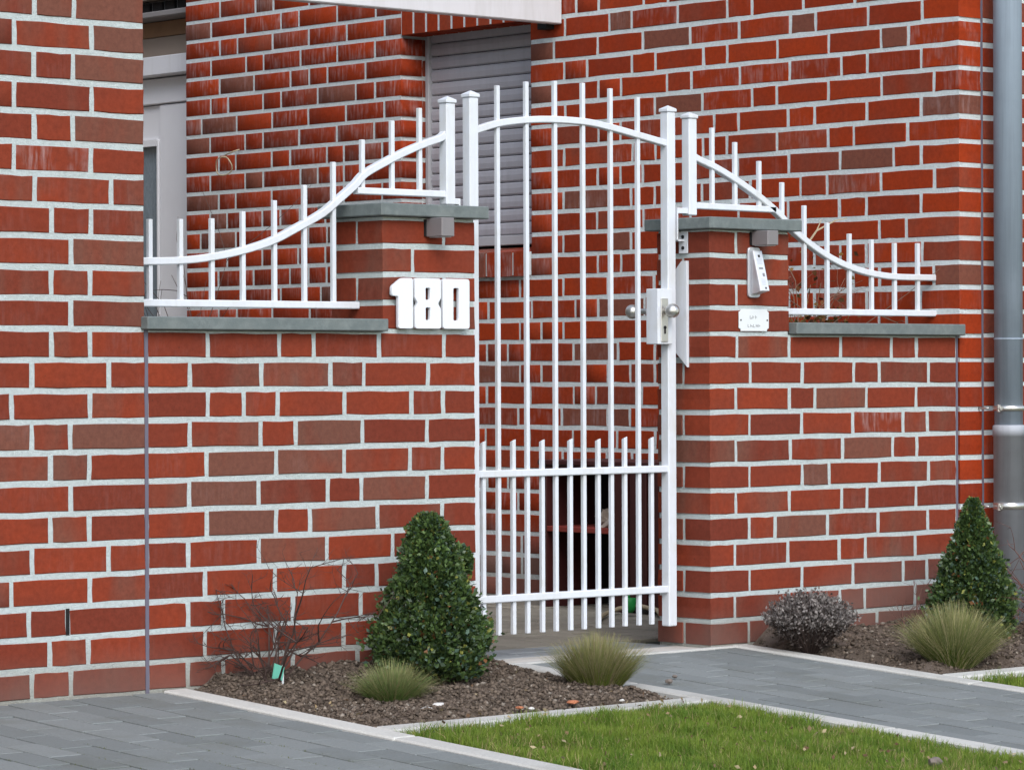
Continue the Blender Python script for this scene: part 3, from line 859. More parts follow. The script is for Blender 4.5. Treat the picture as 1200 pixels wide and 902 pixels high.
bracket(fr, -1, -1.197, -1.240, 0)

gt = empty('garden_gate', (-1.69, FY, 0.06), 'tall white metal gate with an arched top rail and a row of short spikes below', 'gate')
post(gt, -2.1105, 0.060, 1.712, 'gate_stile')
post(gt, -1.2750, 0.068, 1.708, 'gate_stile')
arch = smooth_curve(relax([(-2.10, 1.612)] + P_arch[1:-1] + [(-1.283, 1.607)], 1))
part('arched_rail', MB().rail(arch, .021, .026, FY), M['white'], gt)
part('middle_rail', MB().rail([(-2.094, .5705), (-1.286, .5700)], .022, .028, FY), M['white'], gt)
part('bottom_rail', MB().rail([(-2.094, .1890), (-1.286, .1865)], .022, .028, FY), M['white'], gt)
for x, zt in P_long: part('gate_bar', bar(MB(), x, .077, zt), M['white'], gt)
for x, zt in P_short: part('spiked_bar', bar(MB(), x, .077, zt + .002, .009), M['white'], gt)
for zc in (0.30, 1.25):
    part('hinge', MB().lathe([(.009, 0), (.009, .07)], -2.140, FY, zc, n=14).box(-2.197, -2.140, FY - .004, FY + .004, zc + .02, zc + .05), M['white'], gt)
lk = part('lock_case', MB().box(-1.355, -1.2895, .086, .140, .967, 1.1435, .002), M['white'], gt)
part('escutcheon', MB().box(-1.343, -1.313, .0815, .0858, .975, 1.112, .001).box(-1.343, -1.313, .1405, .1445, .975, 1.112, .001), M['steel'], lk)
part('keyhole', MB().box(-1.331, -1.325, .0798, .0814, 1.000, 1.020).lathe([(.0055, 0), (.0055, -.0018)], -1.328, .0814, 1.020, axis='y', n=12), M['black'], lk)
def knob(yc, y0):
    r = .0232
    pr = [(r * math.sin(math.pi * k / 14), -r * math.cos(math.pi * k / 14)) for k in range(1, 14)]
    m_ = MB().lathe(pr, -1.327, yc, 1.0725, axis='y', n=24)
    m_.lathe([(.009, min(yc, y0) - yc), (.009, max(yc, y0) - yc)], -1.327, yc, 1.0725, axis='y', n=16)
    return part('knob', m_, M['steel'], lk)
knob(.049, .082); knob(.232, .140)

sk = part('strike_plate', MB().prism([(.093, .894), (.093, 1.234), (.118, 1.234), (.175, 1.178), (.175, .968)], 'x', -1.2195, -1.2085, .001), M['white'], None, label='white angled strike plate screwed to the gate side of the right pillar', cat='strike plate')
part('screw', MB().lathe([(.004, 0), (.004, -.002)], -1.2195, .152, 1.165, axis='x', n=10), M['black'], sk)
part('screw', MB().lathe([(.004, 0), (.004, -.002)], -1.2195, .152, .985, axis='x', n=10), M['black'], sk)

# ------------------------------------------------------------------ pillar fittings
def lamp(x0, x1, z0, z1, lab):
    o = part('wall_lamp', MB().box(x0, x1, -.078, -.006, z0, z1, .002), M['lamp'], None, label=lab, cat='wall lamp', group='square lamps under the pillar slabs')
    part('mounting_plate', MB().box(x0 - .004, x1 + .004, -.0058, -.0005, z0 + .002, z1 - .004), M['black'], o)
    part('lamp_lens', MB().box(x0 + .006, x1 - .006, -.070, -.014, z0 - .002, z0 - .0004), M['frame_grey'], o)
lamp(-2.395, -2.346, 1.279, 1.334, 'small square grey lamp under the slab of the left pillar, above the house number')
lamp(-1.023, -0.973, 1.284, 1.331, 'small square grey lamp under the slab of the right pillar, above the intercom')

# house number, one raised digit each
def outline(name, loops, depth_, bev, mat, parent, ox, oz, y, kx, kz, label=None):
    cu = bpy.data.curves.new(name, 'CURVE'); cu.dimensions = '2D'; cu.fill_mode = 'BOTH'
    cu.extrude = depth_ / 2 - bev; cu.bevel_depth = bev; cu.bevel_resolution = 1; cu.offset = -bev
    for lp in loops:
        sp = cu.splines.new('POLY'); sp.points.add(len(lp) - 1)
        for i, (a, b_) in enumerate(lp): sp.points[i].co = (a * kx, -b_ * kz, 0, 1)
        sp.use_cyclic_u = True
    tmp = bpy.data.objects.new('tmp', cu); COL.objects.link(tmp)
    me = bpy.data.meshes.new_from_object(tmp.evaluated_get(bpy.context.evaluated_depsgraph_get()))
    bpy.data.objects.remove(tmp); bpy.data.curves.remove(cu)
    for v in me.vertices:
        x, yy, zz = v.co; v.co = (x, -zz, yy)
    me.flip_normals() if False else None
    bm = bmesh.new(); bm.from_mesh(me); bmesh.ops.recalc_face_normals(bm, faces=bm.faces)
    cxm = sum(v.co.x for v in bm.verts) / len(bm.verts)
    bm.to_mesh(me); bm.free()
    me.materials.clear()
    return add(name, me, mat, parent, loc=(ox, y, oz), label=label)
def rnd(pts, r):
    out = []
    n = len(pts)
    for i in range(n):
        p = Vector(pts[i]); a = (Vector(pts[i - 1]) - p); b_ = (Vector(pts[(i + 1) % n]) - p)
        ra = min(r, a.length * .45); rb = min(r, b_.length * .45)
        A, B = p + a.normalized() * ra, p + b_.normalized() * rb
        for k in range(5):
            t_ = k / 4
            q = A * (1 - t_) ** 2 + p * 2 * t_ * (1 - t_) + B * t_ ** 2
            out.append((q.x, q.y))
    return out
hn = empty('house_number', (-2.39, -.02, 1.0), 'white raised numerals 180 screwed to the left pillar', 'house number')
kx, kz = .000331, .000249
o0 = (-2.538 - 80 * kx, 1.1555 + 108 * kz)
d1 = [rnd([(195, 105), (321, 105), (321, 700), (152, 700), (152, 318), (80, 318), (80, 205)], 26)]
d8 = [rnd([(345, 105), (648, 105), (648, 345), (608, 400), (648, 458), (648, 700), (345, 700), (345, 458), (380, 400), (345, 345)], 30), rnd([(468, 218), (521, 218), (521, 358), (468, 358)], 14)[::-1], rnd([(468, 450), (521, 450), (521, 597), (468, 597)], 14)[::-1]]
d0 = [rnd([(671, 105), (985, 105), (985, 700), (671, 700)], 34), rnd([(793, 215), (857, 215), (857, 600), (793, 600)], 18)[::-1]]
for dd in (d1, d8, d0):
    outline('digit', dd, .013, .0014, M['number'], hn, o0[0], o0[1], -.0145, kx, kz)

ic = empty('intercom', (-1.005, 0, 1.12), 'slim silver door intercom tilted on a wedge on the right pillar', 'intercom')
part('back_housing', MB().prism(rnd([(-1.0405, 1.117), (-.9855, 1.117), (-.9855, 1.279), (-1.0405, 1.279)], .014), 'y', -.009, -.0005, .0015), M['silver'], ic)
part('wedge', MB().prism([(-.010, 1.262), (-.016, 1.262), (-.050, 1.136), (-.010, 1.126)], 'x', -1.030, -.9945, .001), M['silver'], ic)
fp = MB()
fp.box(-1.032, -.992, -.0055, 0, 0, .134, .0012)
fr_rot = Matrix.Translation((0, -.0165, 1.266)) @ Matrix.Rotation(-math.atan2(.034, .128), 4, 'X') @ Matrix.Translation((0, 0, -.134))
bmesh.ops.transform(fp.bm, matrix=fr_rot, verts=fp.bm.verts)
panel = part('front_panel', fp, M['panel'], ic)
def on_panel(name, x0, x1, h0, h1, mat, d=.0012):
    q = MB().box(x0, x1, -.0055 - d, -.0056, h0, h1)
    bmesh.ops.transform(q.bm, matrix=fr_rot, verts=q.bm.verts)
    part(name, q, mat, panel)
on_panel('camera_eye', -1.0155, -1.0075, .112, .120, M['black'])
for k in range(5): on_panel('speaker_slot', -1.024, -1.001, .090 + k * .0042, .0912 + k * .0042, M['silver'], .0004)
on_panel('name_field', -1.021, -1.003, .072, .078, M['ink'], .0005)
on_panel('button', -1.010, -1.001, .048, .059, M['ink'])
for k in range(5): on_panel('speaker_slot', -1.021, -1.003, .020 + k * .0045, .0212 + k * .0045, M['silver'], .0004)
on_panel('screw', -1.010, -1.004, .006, .012, M['black'])

npl = part('nameplate', MB().prism([(-1.0715, 1.009), (-.9505, 1.009), (-.9505, 1.0145), (-.942, 1.0190), (-.942, 1.070), (-.9505, 1.0745), (-.9505, 1.080), (-1.0715, 1.080), (-1.0715, 1.0745), (-1.080, 1.070), (-1.080, 1.019), (-1.0715, 1.0145)], 'y', -.004, -.0012, .0008), M['plate'], None, label='small white nameplate with notched corners below the intercom', cat='nameplate')
for x in (-1.0715, -.9505): part('screw', MB().lathe([(.0028, 0), (.0028, -.0014)], x, -.004, 1.0445, axis='y', n=10), M['black'], npl)
eng = MB()
r_ = random.Random(3)
for zc, hh, x0, nn in ((1.054, .0105, -1.030, 3), (1.0265, .0095, -1.040, 5)):
    for k in range(nn):
        x = x0 + k * .0125
        eng.box(x, x + .0016, -.0046, -.00402, zc - hh / 2, zc + hh / 2)
        z_ = zc + r_.choice([-.5, 0, .5]) * hh * .9
        eng.box(x + .0016, x + .0072, -.0046, -.00402, z_ - .0008, z_ + .0008)
        if r_.random() < .6: eng.box(x + .0072, x + .0086, -.0046, -.00402, zc - hh / 2, zc + hh / 2 * r_.choice([0, 1]))
part('engraving', eng, M['ink'], npl)

# ------------------------------------------------------------------ ground
gv, gf = [], []
ysg = [-60, -30, -10, -3, -1.5, -.8, 0.0, .5, 2, 8, 60, 300]
xsg = [-300, -60, -10, -5, -3.3, -2.1, -1.1, 0, 3, 20, 300]
for y in ysg:
    for x in xsg: gv.append((x, y, max(gz(y), S * -12) - .045))
nx = len(xsg)
for i in range(len(ysg) - 1):
    for k in range(nx - 1): gf.append((i * nx + k, i * nx + k + 1, (i + 1) * nx + k + 1, (i + 1) * nx + k))
add('ground', np_mesh('ground', gv, gf), M['lawnbase'], None, kind='structure')

def sheet(name, x0, x1, y0, y1, dz, mat, parent=None, kind=None, thick=.03):
    V = [(x0, y0, gz(y0) + dz), (x1, y0, gz(y0) + dz), (x1, y1, gz(y1) + dz), (x0, y1, gz(y1) + dz)]
    V += [(a, b_, c - thick) for a, b_, c in V]
    me = bpy.data.meshes.new(name)
    me.from_pydata(V, [], [(0, 1, 2, 3), (0, 4, 5, 1), (1, 5, 6, 2), (2, 6, 7, 3), (3, 7, 4, 0)])
    o = add(name, me, mat, parent, kind=kind)
    return o

_pv = {}
def paver_mesh(w_, l_, key, mat, h=.05):
    k = (round(w_, 3), round(l_, 3), key)
    if k in _pv: return _pv[k]
    me = MB().box(-w_ / 2, w_ / 2, -l_ / 2, l_ / 2, -h, 0, .0015 if w_ < .15 else .002).mesh('paver')
    me.materials.append(mat); _pv[k] = me
    return me
def pave(parent, x0, x1, y0, y1, W, L, mat, matj, limit=300, gap=.0068, along_y=True, dz=0.0, name='paver'):
    its = []
    i = 0
    x = x1
    while x - x0 > 1e-4:
        w_ = min(W, x - x0)
        y = y1 + (0 if i % 2 == 0 else -(L / 2 - L))
        y = y1 + (L / 2 if i % 2 else 0)
        while y - y0 > 1e-4:
            a, b_ = max(y - L, y0), min(y, y1)
            if b_ - a > .02: its.append((x - w_ / 2, (a + b_) / 2, w_, b_ - a))
            y -= L
        x -= W; i += 1
    its = [q for q in its if q[2] > .012]
    its.sort(key=lambda q: (0 if in_frame((q[0], q[1], gz(q[1])), 1.05) else 1, depth((q[0], q[1], 0))))
    nvis = sum(1 for q in its if in_frame((q[0], q[1], gz(q[1])), 1.05))
    one, rest = its[:min(limit, nvis)], its[min(limit, nvis):]
    for cx, cy, w_, l_ in one:
        me = paver_mesh(w_ - gap, l_ - gap, mat, M[mat])
        sl = TILT if cy < 0 else 0
        add(name, me, None, parent, loc=(cx, cy, gz(cy) + dz + random.uniform(-.0016, .0010)), rot=(sl + random.uniform(-.003, .003), random.uniform(-.006, .006), random.uniform(-.004, .004)), color=(random.random(), 0, 0, 1))
    if rest and matj:
        V, F, C = [], [], []
        for cx, cy, w_, l_ in rest:
            b0 = len(V); a, l2, e = (w_ - gap) / 2, (l_ - gap) / 2, .002
            dzr = random.uniform(-.0022, .0015)
            for ex, ez in ((e, 0), (0, -e), (0, -.03)):
                for sx, sy in ((-1, -1), (1, -1), (1, 1), (-1, 1)):
                    yy = cy + sy * (l2 - ex)
                    V.append((cx + sx * (a - ex), yy, gz(yy) + dz + ez + dzr))
            r = random.random()
            F.append((b0, b0 + 1, b0 + 2, b0 + 3)); C.append((r, 0, 0))
            for lv in (0, 4):
                for k in range(4):
                    F.append((b0 + lv + k, b0 + lv + 4 + k, b0 + lv + 4 + (k + 1) % 4, b0 + lv + (k + 1) % 4)); C.append((r, 0, 0))
        add(name, np_mesh(name, V, F, C), M[matj], parent, kind='stuff')

XD = -3.355             # driveway edge
XB0, XB1 = -3.275, -2.105
XP0, XP1 = -2.035, -1.125   # path paving between its kerbs
YK = -0.86
dw = sheet('driveway', -8.0, XD, -3.4, 0.004, -.010, M['bedding'], kind='structure')
pave(dw, -7.6, XD - .002, -3.3, -.002, .1015, .2015, 'paver', 'paver_j')
pa = sheet('path', XP0, XP1, -3.4, 0.0, -.010, M['bedding'], kind='structure')
pave(pa, XP0 + .001, XP1 - .001, -3.3, -.002, .1015, .2015, 'paver', 'paver_j')
co = sheet('courtyard', -3.39, -0.002, 0.242, 5.9, -.012, M['bedding'], kind='structure')
th = sheet('threshold', -2.1985, -1.2085, -.0, .242, -.012, M['bedding'], kind='structure')
pave(th, -2.197, -1.2095, .001, .155, .2015, .1540, 'band', None)
pave(co, -3.38, -.003, .42, 5.8, .1015, .2015, 'court', 'court_j', dz=-.0)
pave(th, -2.197, -1.2095, .157, .415, .2015, .1290, 'bandg', None)

def kerb(parent, x0, x1, y0, y1, along, seg=1.0, dz=.006):
    L0, L1 = (y0, y1) if along == 'y' else (x0, x1)
    p = L1
    while p > L0 + .01:
        a = max(p - seg, L0)
        if along == 'y':
            mb = MB().box(x0, x1, a + .002, p - .002, -.09, 0, .005)
            c = (0, 0, 0)
            for v in mb.bm.verts: v.co.z += gz(v.co.y) + dz + random.uniform(-.0006, .0006)
        else:
            mb = MB().box(a + .002, p - .002, y0, y1, -.09, 0, .005)
            for v in mb.bm.verts: v.co.z += gz(v.co.y) + dz
        o = part('kerb_stone', mb, M['kerb'], parent)
        o.color = (random.random(), 0, 0, 1)
        p -= seg
kb = empty('kerb', (-3.3, -1, -.06), kind='structure'); kerb(kb, XD + .001, XB0, -3.4, -.004, 'y')
kb2 = empty('kerb', (-2.07, -1, -.06), kind='structure'); kerb(kb2, XB1, XP0 - .001, -3.4, -.035, 'y', .5)
kb3 = empty('kerb', (-1.08, -1, -.06), kind='structure'); kerb(kb3, XP1 + .001, -1.055, -3.4, -.004, 'y')
kb4 = empty('kerb', (-2.7, YK, -.06), kind='structure'); kerb(kb4, XB0 + .002, XB1 - .002, YK - .035, YK + .035, 'x', .5)
kb5 = empty('kerb', (-.5, YK, -.06), kind='structure'); kerb(kb5, -1.053, 2.9, YK - .035, YK + .035, 'x', .5)
kb6 = empty('kerb', (-1.6, 0, 0), kind='structure')
o = part('kerb_stone', MB().box(XB1, XP1 + .069, -.033, -.002, -.08, .004, .003), M['kerb'], kb6); o.color = (.5, 0, 0, 1)

# soil beds: uneven sheet, clods heaped on it
def vnoise(x, y, s, seed=0):
    x, y = np.asarray(x) * s + seed * 17.3, np.asarray(y) * s + seed * 9.1
    xi, yi = np.floor(x).astype(int), np.floor(y).astype(int)
    fx, fy = x - xi, y - yi
    fx, fy = fx * fx * (3 - 2 * fx), fy * fy * (3 - 2 * fy)
    def h(a, b_): return np.modf(np.abs(np.sin(a * 127.1 + b_ * 311.7 + seed) * 43758.5453))[0]
    return (h(xi, yi) * (1 - fx) + h(xi + 1, yi) * fx) * (1 - fy) + (h(xi, yi + 1) * (1 - fx) + h(xi + 1, yi + 1) * fx) * fy
def bed_z(x, y, x0, x1, y0, y1, heap):
    e = np.minimum(np.minimum(x - x0, x1 - x), y - y0)
    edge = np.clip(e / .10, 0, 1)
    return S * np.minimum(y, 0) - .022 + edge * (heap + .020 * vnoise(x, y, 7) + .018 * vnoise(x, y, 22, 2) + .012 * vnoise(x, y, 60, 3)) + .030 * np.clip((y + .25) / .25, 0, 1) * edge
ICO_V = np.array([(0, 0, 1), (.94, 0, .33), (-.47, .82, .33), (-.47, -.82, .33), (.47, .82, -.33), (-.94, 0, -.33), (.47, -.82, -.33), (0, 0, -1)]) 
ICO_F = np.array([(0, 1, 4), (0, 4, 2), (0, 2, 5), (0, 5, 3), (0, 3, 6), (0, 6, 1), (1, 6, 4), (6, 7, 4), (4, 7, 2), (2, 7, 5), (5, 7, 3), (3, 7, 6), (7, 6, 3), (1, 4, 6)])
def bed(name, x0, x1, y0, y1, heap, nclod):
    nx_, ny_ = int((x1 - x0) / .02), int((y1 - y0) / .02)
    X, Y = np.meshgrid(np.linspace(x0, x1, nx_), np.linspace(y0, y1, ny_))
    Z = bed_z(X, Y, x0, x1, y0, y1, heap)
    V = np.stack([X.ravel(), Y.ravel(), Z.ravel()], 1)
    idx = np.arange(nx_ * ny_).reshape(ny_, nx_)
    F = np.stack([idx[:-1, :-1].ravel(), idx[:-1, 1:].ravel(), idx[1:, 1:].ravel(), idx[1:, :-1].ravel()], 1)
    o = add(name, np_mesh(name, V, F, smooth=True), M['earth'], None, kind='structure')
    cx, cy = rng.uniform(x0 + .01, x1 - .01, nclod), rng.uniform(y0 + .01, y1 - .008, nclod)
    cz = bed_z(cx, cy, x0, x1, y0, y1, heap)
    r = .0013 + .0075 * rng.random(nclod) ** 6.5
    VV = ICO_V[None] * (1 + .75 * (rng.random((nclod, 8, 1)) - .5)) * r[:, None, None] * np.stack([rng.uniform(.7, 1.4, nclod), rng.uniform(.7, 1.4, nclod), rng.uniform(.5, .95, nclod)], 1)[:, None, :]
    a = rng.uniform(0, 6.28, nclod); c, s = np.cos(a)[:, None], np.sin(a)[:, None]
    VX = VV[..., 0] * c - VV[..., 1] * s + cx[:, None]; VY = VV[..., 0] * s + VV[..., 1] * c + cy[:, None]; VZ = VV[..., 2] + (cz + r * .3)[:, None]
    V = np.stack([VX, VY, VZ], 2).reshape(-1, 3)
    F = (ICO_F[None] + np.arange(nclod)[:, None, None] * 8).reshape(-1, 3)
    b_ = rng.uniform(.50, 1.40, nclod)[:, None]
    base = np.array([(.122, .094, .072)]) * b_
    pale = rng.random(nclod) < .05
    base[pale] = np.array([.26, .22, .18]) * rng.uniform(.7, 1.2, pale.sum())[:, None]
    add('soil_clods', np_mesh('soil_clods', V, F, np.repeat(base, len(ICO_F), 0)), M['clod'], None, kind='stuff')
bed('flower_bed', XB0 + .001, XB1 - .001, YK + .036, -.001, .006, 70000)
bed('flower_bed', -1.053, 2.9, YK + .036, -.001, .012, 60000)
bed('flower_bed', -3.39, -2.22, .262, .41, .01, 500)

# lawn
def blades(n, X, Y, Z, hmin, hmax, wid, lean, cols, segs=2, curl=1.0):
    h = rng.uniform(hmin, hmax, n); a = rng.uniform(0, 6.283, n); ln = np.abs(rng.normal(0, lean, n))
    dx, dy = np.cos(a) * ln, np.sin(a) * ln
    fa = rng.uniform(0, 6.283, n); wx, wy = np.cos(fa) * wid / 2, np.sin(fa) * wid / 2
    lev = np.linspace(0, 1, segs + 1)
    V = []
    for k, t_ in enumerate(lev):
        ww = 1 - t_ ** 1.5 * .92
        cxk, cyk = X + dx * h * t_ ** (1 + curl), Y + dy * h * t_ ** (1 + curl)
        czk = Z + h * (t_ - .25 * np.minimum(ln, 1.6) * t_ ** 2)
        V.append(np.stack([cxk - wx * ww, cyk - wy * ww, czk], 1)); V.append(np.stack([cxk + wx * ww, cyk + wy * ww, czk], 1))
    V = np.stack(V, 1).reshape(-1, 3)
    st = 2 * (segs + 1)
    fs = np.array([(2 * k, 2 * k + 1, 2 * k + 3, 2 * k + 2) for k in range(segs)])
    F = (fs[None] + np.arange(n)[:, None, None] * st).reshape(-1, 4)
    return V, F, np.repeat(cols, segs, 0)
def grass_cols(n, X, Y):
    g_ = vnoise(X, Y, 5, 4)[:, None]; r = rng.random(n)[:, None]
    a = np.array([(.070, .160, .020)]); b_ = np.array([(.260, .330, .050)]); st = np.array([(.400, .330, .150)])
    c = a + (b_ - a) * np.clip(.55 * vnoise(X, Y, 14, 12)[:, None] + .1 * g_ + .45 * r - .05, 0, 1)
    dry = rng.random(n) < (.08 + .45 * np.clip(g_[:, 0] - .6, 0, 1))
    c[dry] = st * rng.uniform(.7, 1.2, dry.sum())[:, None]
    return c
def lawn(name, x0, x1, y0, y1, n, hmax=.040):
    V = [(x0, y0, gz(y0) - .012), (x1, y0, gz(y0) - .012), (x1, y1, gz(y1) - .012), (x0, y1, gz(y1) - .012)]
    add(name + '_soil', np_mesh(name, V, [(0, 1, 2, 3)]), M['lawnbase'], None, kind='structure')
    X, Y = rng.uniform(x0 - .004, x1 + .004, n), rng.uniform(y0, y1 + .004, n)
    ed = np.minimum(np.minimum(X - x0, x1 - X), np.minimum(Y - y0, y1 - Y))
    keep = rng.random(n) < np.clip(.30 + ed / .07, 0, 1) * (0.55 + .45 * (vnoise(X, Y, 9, 6) > .35)) * (.6 + .4 * (vnoise(X, Y, 31, 2) > .25))
    X, Y = X[keep], Y[keep]; n = len(X)
    hh = .6 + .8 * vnoise(X, Y, 11, 3)
    V, F, C = blades(n, X, Y, S * Y - .014, .014 * hh, hmax * hh, .0030, .55, grass_cols(n, X, Y))
    add(name, np_mesh(name, V, F, C), M['grass'], None, kind='stuff')
lawn('lawn', XB0 + .004, XB1 - .004, -2.7, YK - .037, 140000)
lawn('lawn', -1.05, .8, -2.4, YK - .037, 60000)
# moss and weeds in the joints of the drive
n = 2600
X = XD - .1015 * rng.integers(0, 13, n) + rng.normal(0, .004, n); Y = rng.uniform(-2.2, -.1, n)
k = vnoise(X, Y, 2.2, 8) > .60
X, Y = X[k], Y[k]
V, F, C = blades(len(X), X, Y, S * Y - .004, .003, .008, .0022, .6, np.tile([(.13, .15, .05)], (len(X), 1)))
add('joint_weeds', np_mesh('joint_weeds', V, F, C), M['grass'], None, kind='stuff')

# ------------------------------------------------------------------ plants
def leaves(n, P, Nn, size, cols):
    """small folded leaves: 4 triangles each"""
    L = size * rng.uniform(.7, 1.25, n)[:, None]; W = L * .33
    up = rng.normal(0, 1, (n, 3)); d = Nn * .9 + up * .75; d /= np.linalg.norm(d, axis=1)[:, None]
    s = np.cross(d, rng.normal(0, 1, (n, 3))); s /= np.linalg.norm(s, axis=1)[:, None]
    q = np.cross(d, s)
    a = P; b_ = P + d * L * .5 + s * W + q * W * .25; c = P + d * L; e = P + d * L * .5 - s * W + q * W * .25; m_ = P + d * L * .5
    V = np.stack([a, b_, c, e, m_], 1).reshape(-1, 3)
    f = np.array([(0, 1, 4), (1, 2, 4), (2, 3, 4), (3, 0, 4)])
    F = (f[None] + np.arange(n)[:, None, None] * 5).reshape(-1, 3)
    return V, F, np.repeat(cols, 4, 0)
def boxwood(cx, cy, prof, hgt, n, label, side=None, lean=0):
    z0 = gz(cy)
    t = empty('box_bush', (cx, cy, z0), label, 'bush', 'clipped box cones')
    n = int(n * 1.25)
    hz = np.array([p[0] for p in prof]); hr = np.array([p[1] for p in prof])
    u = rng.random(n) ** .85
    z = u * hgt
    rr = np.interp(z, hz, hr)
    a = rng.uniform(0, 6.283, n)
    lump = 1 + .20 * (vnoise(a * 2.2, z * 16, 1.0, 3) - .5) + .30 * (vnoise(a * 5, z * 34, 1.0, 5) - .5)
    fr_ = 1 - .42 * rng.random(n) ** 1.7
    stray = rng.random(n) < .035
    fr_[stray] = rng.uniform(1.0, 1.25, stray.sum())
    r = rr * lump * fr_
    P = np.stack([cx + np.cos(a) * r + lean * z, cy + np.sin(a) * r, z0 + .015 + z], 1)
    Nn = np.stack([np.cos(a), np.sin(a), np.full(n, .55)], 1)
    if side is not None:
        k = rng.random(n) < .05
        m_ = k.sum(); sx, sy, sz, sr = side
        dv = rng.normal(0, 1, (m_, 3)); dv /= np.linalg.norm(dv, axis=1)[:, None]
        P[k] = np.array([sx, sy, sz]) + dv * (sr * rng.random((m_, 1)) ** .4) * np.array([1, 1, 1.5])
        Nn[k] = dv + np.array([0, 0, .5])
    tone = rng.random(n)[:, None]; patch = np.clip(vnoise(a * 3, z * 14, 1, 9)[:, None] * 1.4 - .3, 0, 1)
    col = np.array([(.026, .055, .020)]) * (1 - tone) + np.array([(.105, .165, .045)]) * tone
    col = col * (.72 + .55 * patch)
    yl = rng.random(n) < .035; col[yl] = np.array([.26, .27, .06]) * rng.uniform(.6, 1.1, yl.sum())[:, None]
    bl = rng.random(n) < .10; col[bl] = np.array([.085, .140, .100])
    col[rng.random(n) < .012] = (.20, .09, .035)
    V, F, C = leaves(n, P, Nn, .0168, col)
    add('foliage', np_mesh('foliage', V, F, C), M['leaf'], t)
    mb = MB()
    for k in range(26):
        a_ = k * 2.4; hh = hgt * (.35 + .6 * ((k * 7) % 13) / 13); rr_ = np.interp(hh, hz, hr) * .8
        mb.tube([(cx, cy, z0 - .02), (cx + math.cos(a_) * rr_ * .4 + lean * hh * .5, cy + math.sin(a_) * rr_ * .4, z0 + hh * .5), (cx + math.cos(a_) * rr_ * .8 + lean * hh, cy + math.sin(a_) * rr_ * .8, z0 + hh)], .006, 4, r_end=.0015)
    part('stem', mb, M['twig'], t)
    return t
boxwood(-2.555, -.215, [(0, .128), (.06, .154), (.14, .148), (.22, .120), (.30, .088), (.38, .064), (.44, .042), (.47, .010)], .465, 30000,
        'dense clipped box cone in front of the left pillar', side=(-2.435, -.20, .33, .030), lean=-.03)
boxwood(-.275, -.29, [(0, .110), (.07, .128), (.15, .120), (.24, .092), (.32, .062), (.40, .030), (.45, .008)], .45, 22000,
        'clipped box cone beside the downpipe, behind the pale grass tuft')

def tuft(cx, cy, rad, h, n, cols, label, name='grass_tuft', cat='grass tuft', width=.0021, spread=1.0):
    z0 = gz(cy) - .004
    a = rng.uniform(0, 6.283, n); q = rng.random(n) ** .6
    X, Y = cx + np.cos(a) * rad * .55 * q, cy + np.sin(a) * rad * .55 * q
    el = q * spread * rng.uniform(.75, 1.1, n)                    # lean grows outwards
    L = h * rng.uniform(.55, 1.08, n)
    hx, hz_ = np.sin(el * 1.05), np.cos(el * 1.05)
    segs = 4; V = []
    fa = a + math.pi / 2 + rng.normal(0, .5, n); wx, wy = np.cos(fa) * width / 2, np.sin(fa) * width / 2
    ja = a + rng.normal(0, .25, n)
    for k in range(segs + 1):
        t_ = k / segs; ww = 1 - .8 * t_
        out_ = L * (hx * t_ + .18 * hx * t_ * t_); up_ = L * (hz_ * t_ - .28 * hx * t_ ** 2.2) + L * .12 * t_
        V.append(np.stack([X + np.cos(ja) * out_ - wx * ww, Y + np.sin(ja) * out_ - wy * ww, z0 + up_], 1))
        V.append(np.stack([X + np.cos(ja) * out_ + wx * ww, Y + np.sin(ja) * out_ + wy * ww, z0 + up_], 1))
    V = np.stack(V, 1).reshape(-1, 3); st = 2 * (segs + 1)
    fs = np.array([(2 * k, 2 * k + 1, 2 * k + 3, 2 * k + 2) for k in range(segs)])
    F = (fs[None] + np.arange(n)[:, None, None] * st).reshape(-1, 4)
    cs = np.array(cols)
    c = cs[rng.choice(len(cs), n, p=None)] * rng.uniform(.9, 1.7, n)[:, None]
    base = np.repeat(c[:, None, :], segs, 1)
    tipc = np.array([(.42, .37, .20)])[None] * rng.uniform(.5, 1.3, (n, 1, 1))
    base[:, -1:, :] = base[:, -1:, :] * .6 + tipc * .4
    base[:, -2:-1, :] = base[:, -2:-1, :] * .8 + tipc * .2
    add(name, np_mesh(name, V - np.array([cx, cy, z0]), F, base.reshape(-1, 3)), M['straw'], None, label, cat, 'ornamental grass tufts' if cat == 'grass tuft' else None, loc=(cx, cy, z0))
tuft(-.83, -.69, .108, .185, 5000, [(.100, .145, .030), (.135, .175, .035), (.180, .190, .060), (.36, .32, .17), (.070, .115, .030)], 'pale-tipped grass tuft at the right, in front of the clipped box cone', spread=.82)
tuft(-2.215, -.545, .108, .152, 4200, [(.100, .120, .028), (.145, .160, .032), (.170, .150, .065), (.25, .20, .12), (.120, .160, .030)], 'rounded olive grass tuft on the path edge below the gate', spread=.72)
tuft(-2.90, -.45, .10, .110, 2200, [(.085, .150, .035), (.110, .170, .045), (.20, .19, .08)], 'small fresh green grass tuft in front of the left box cone', spread=.95)

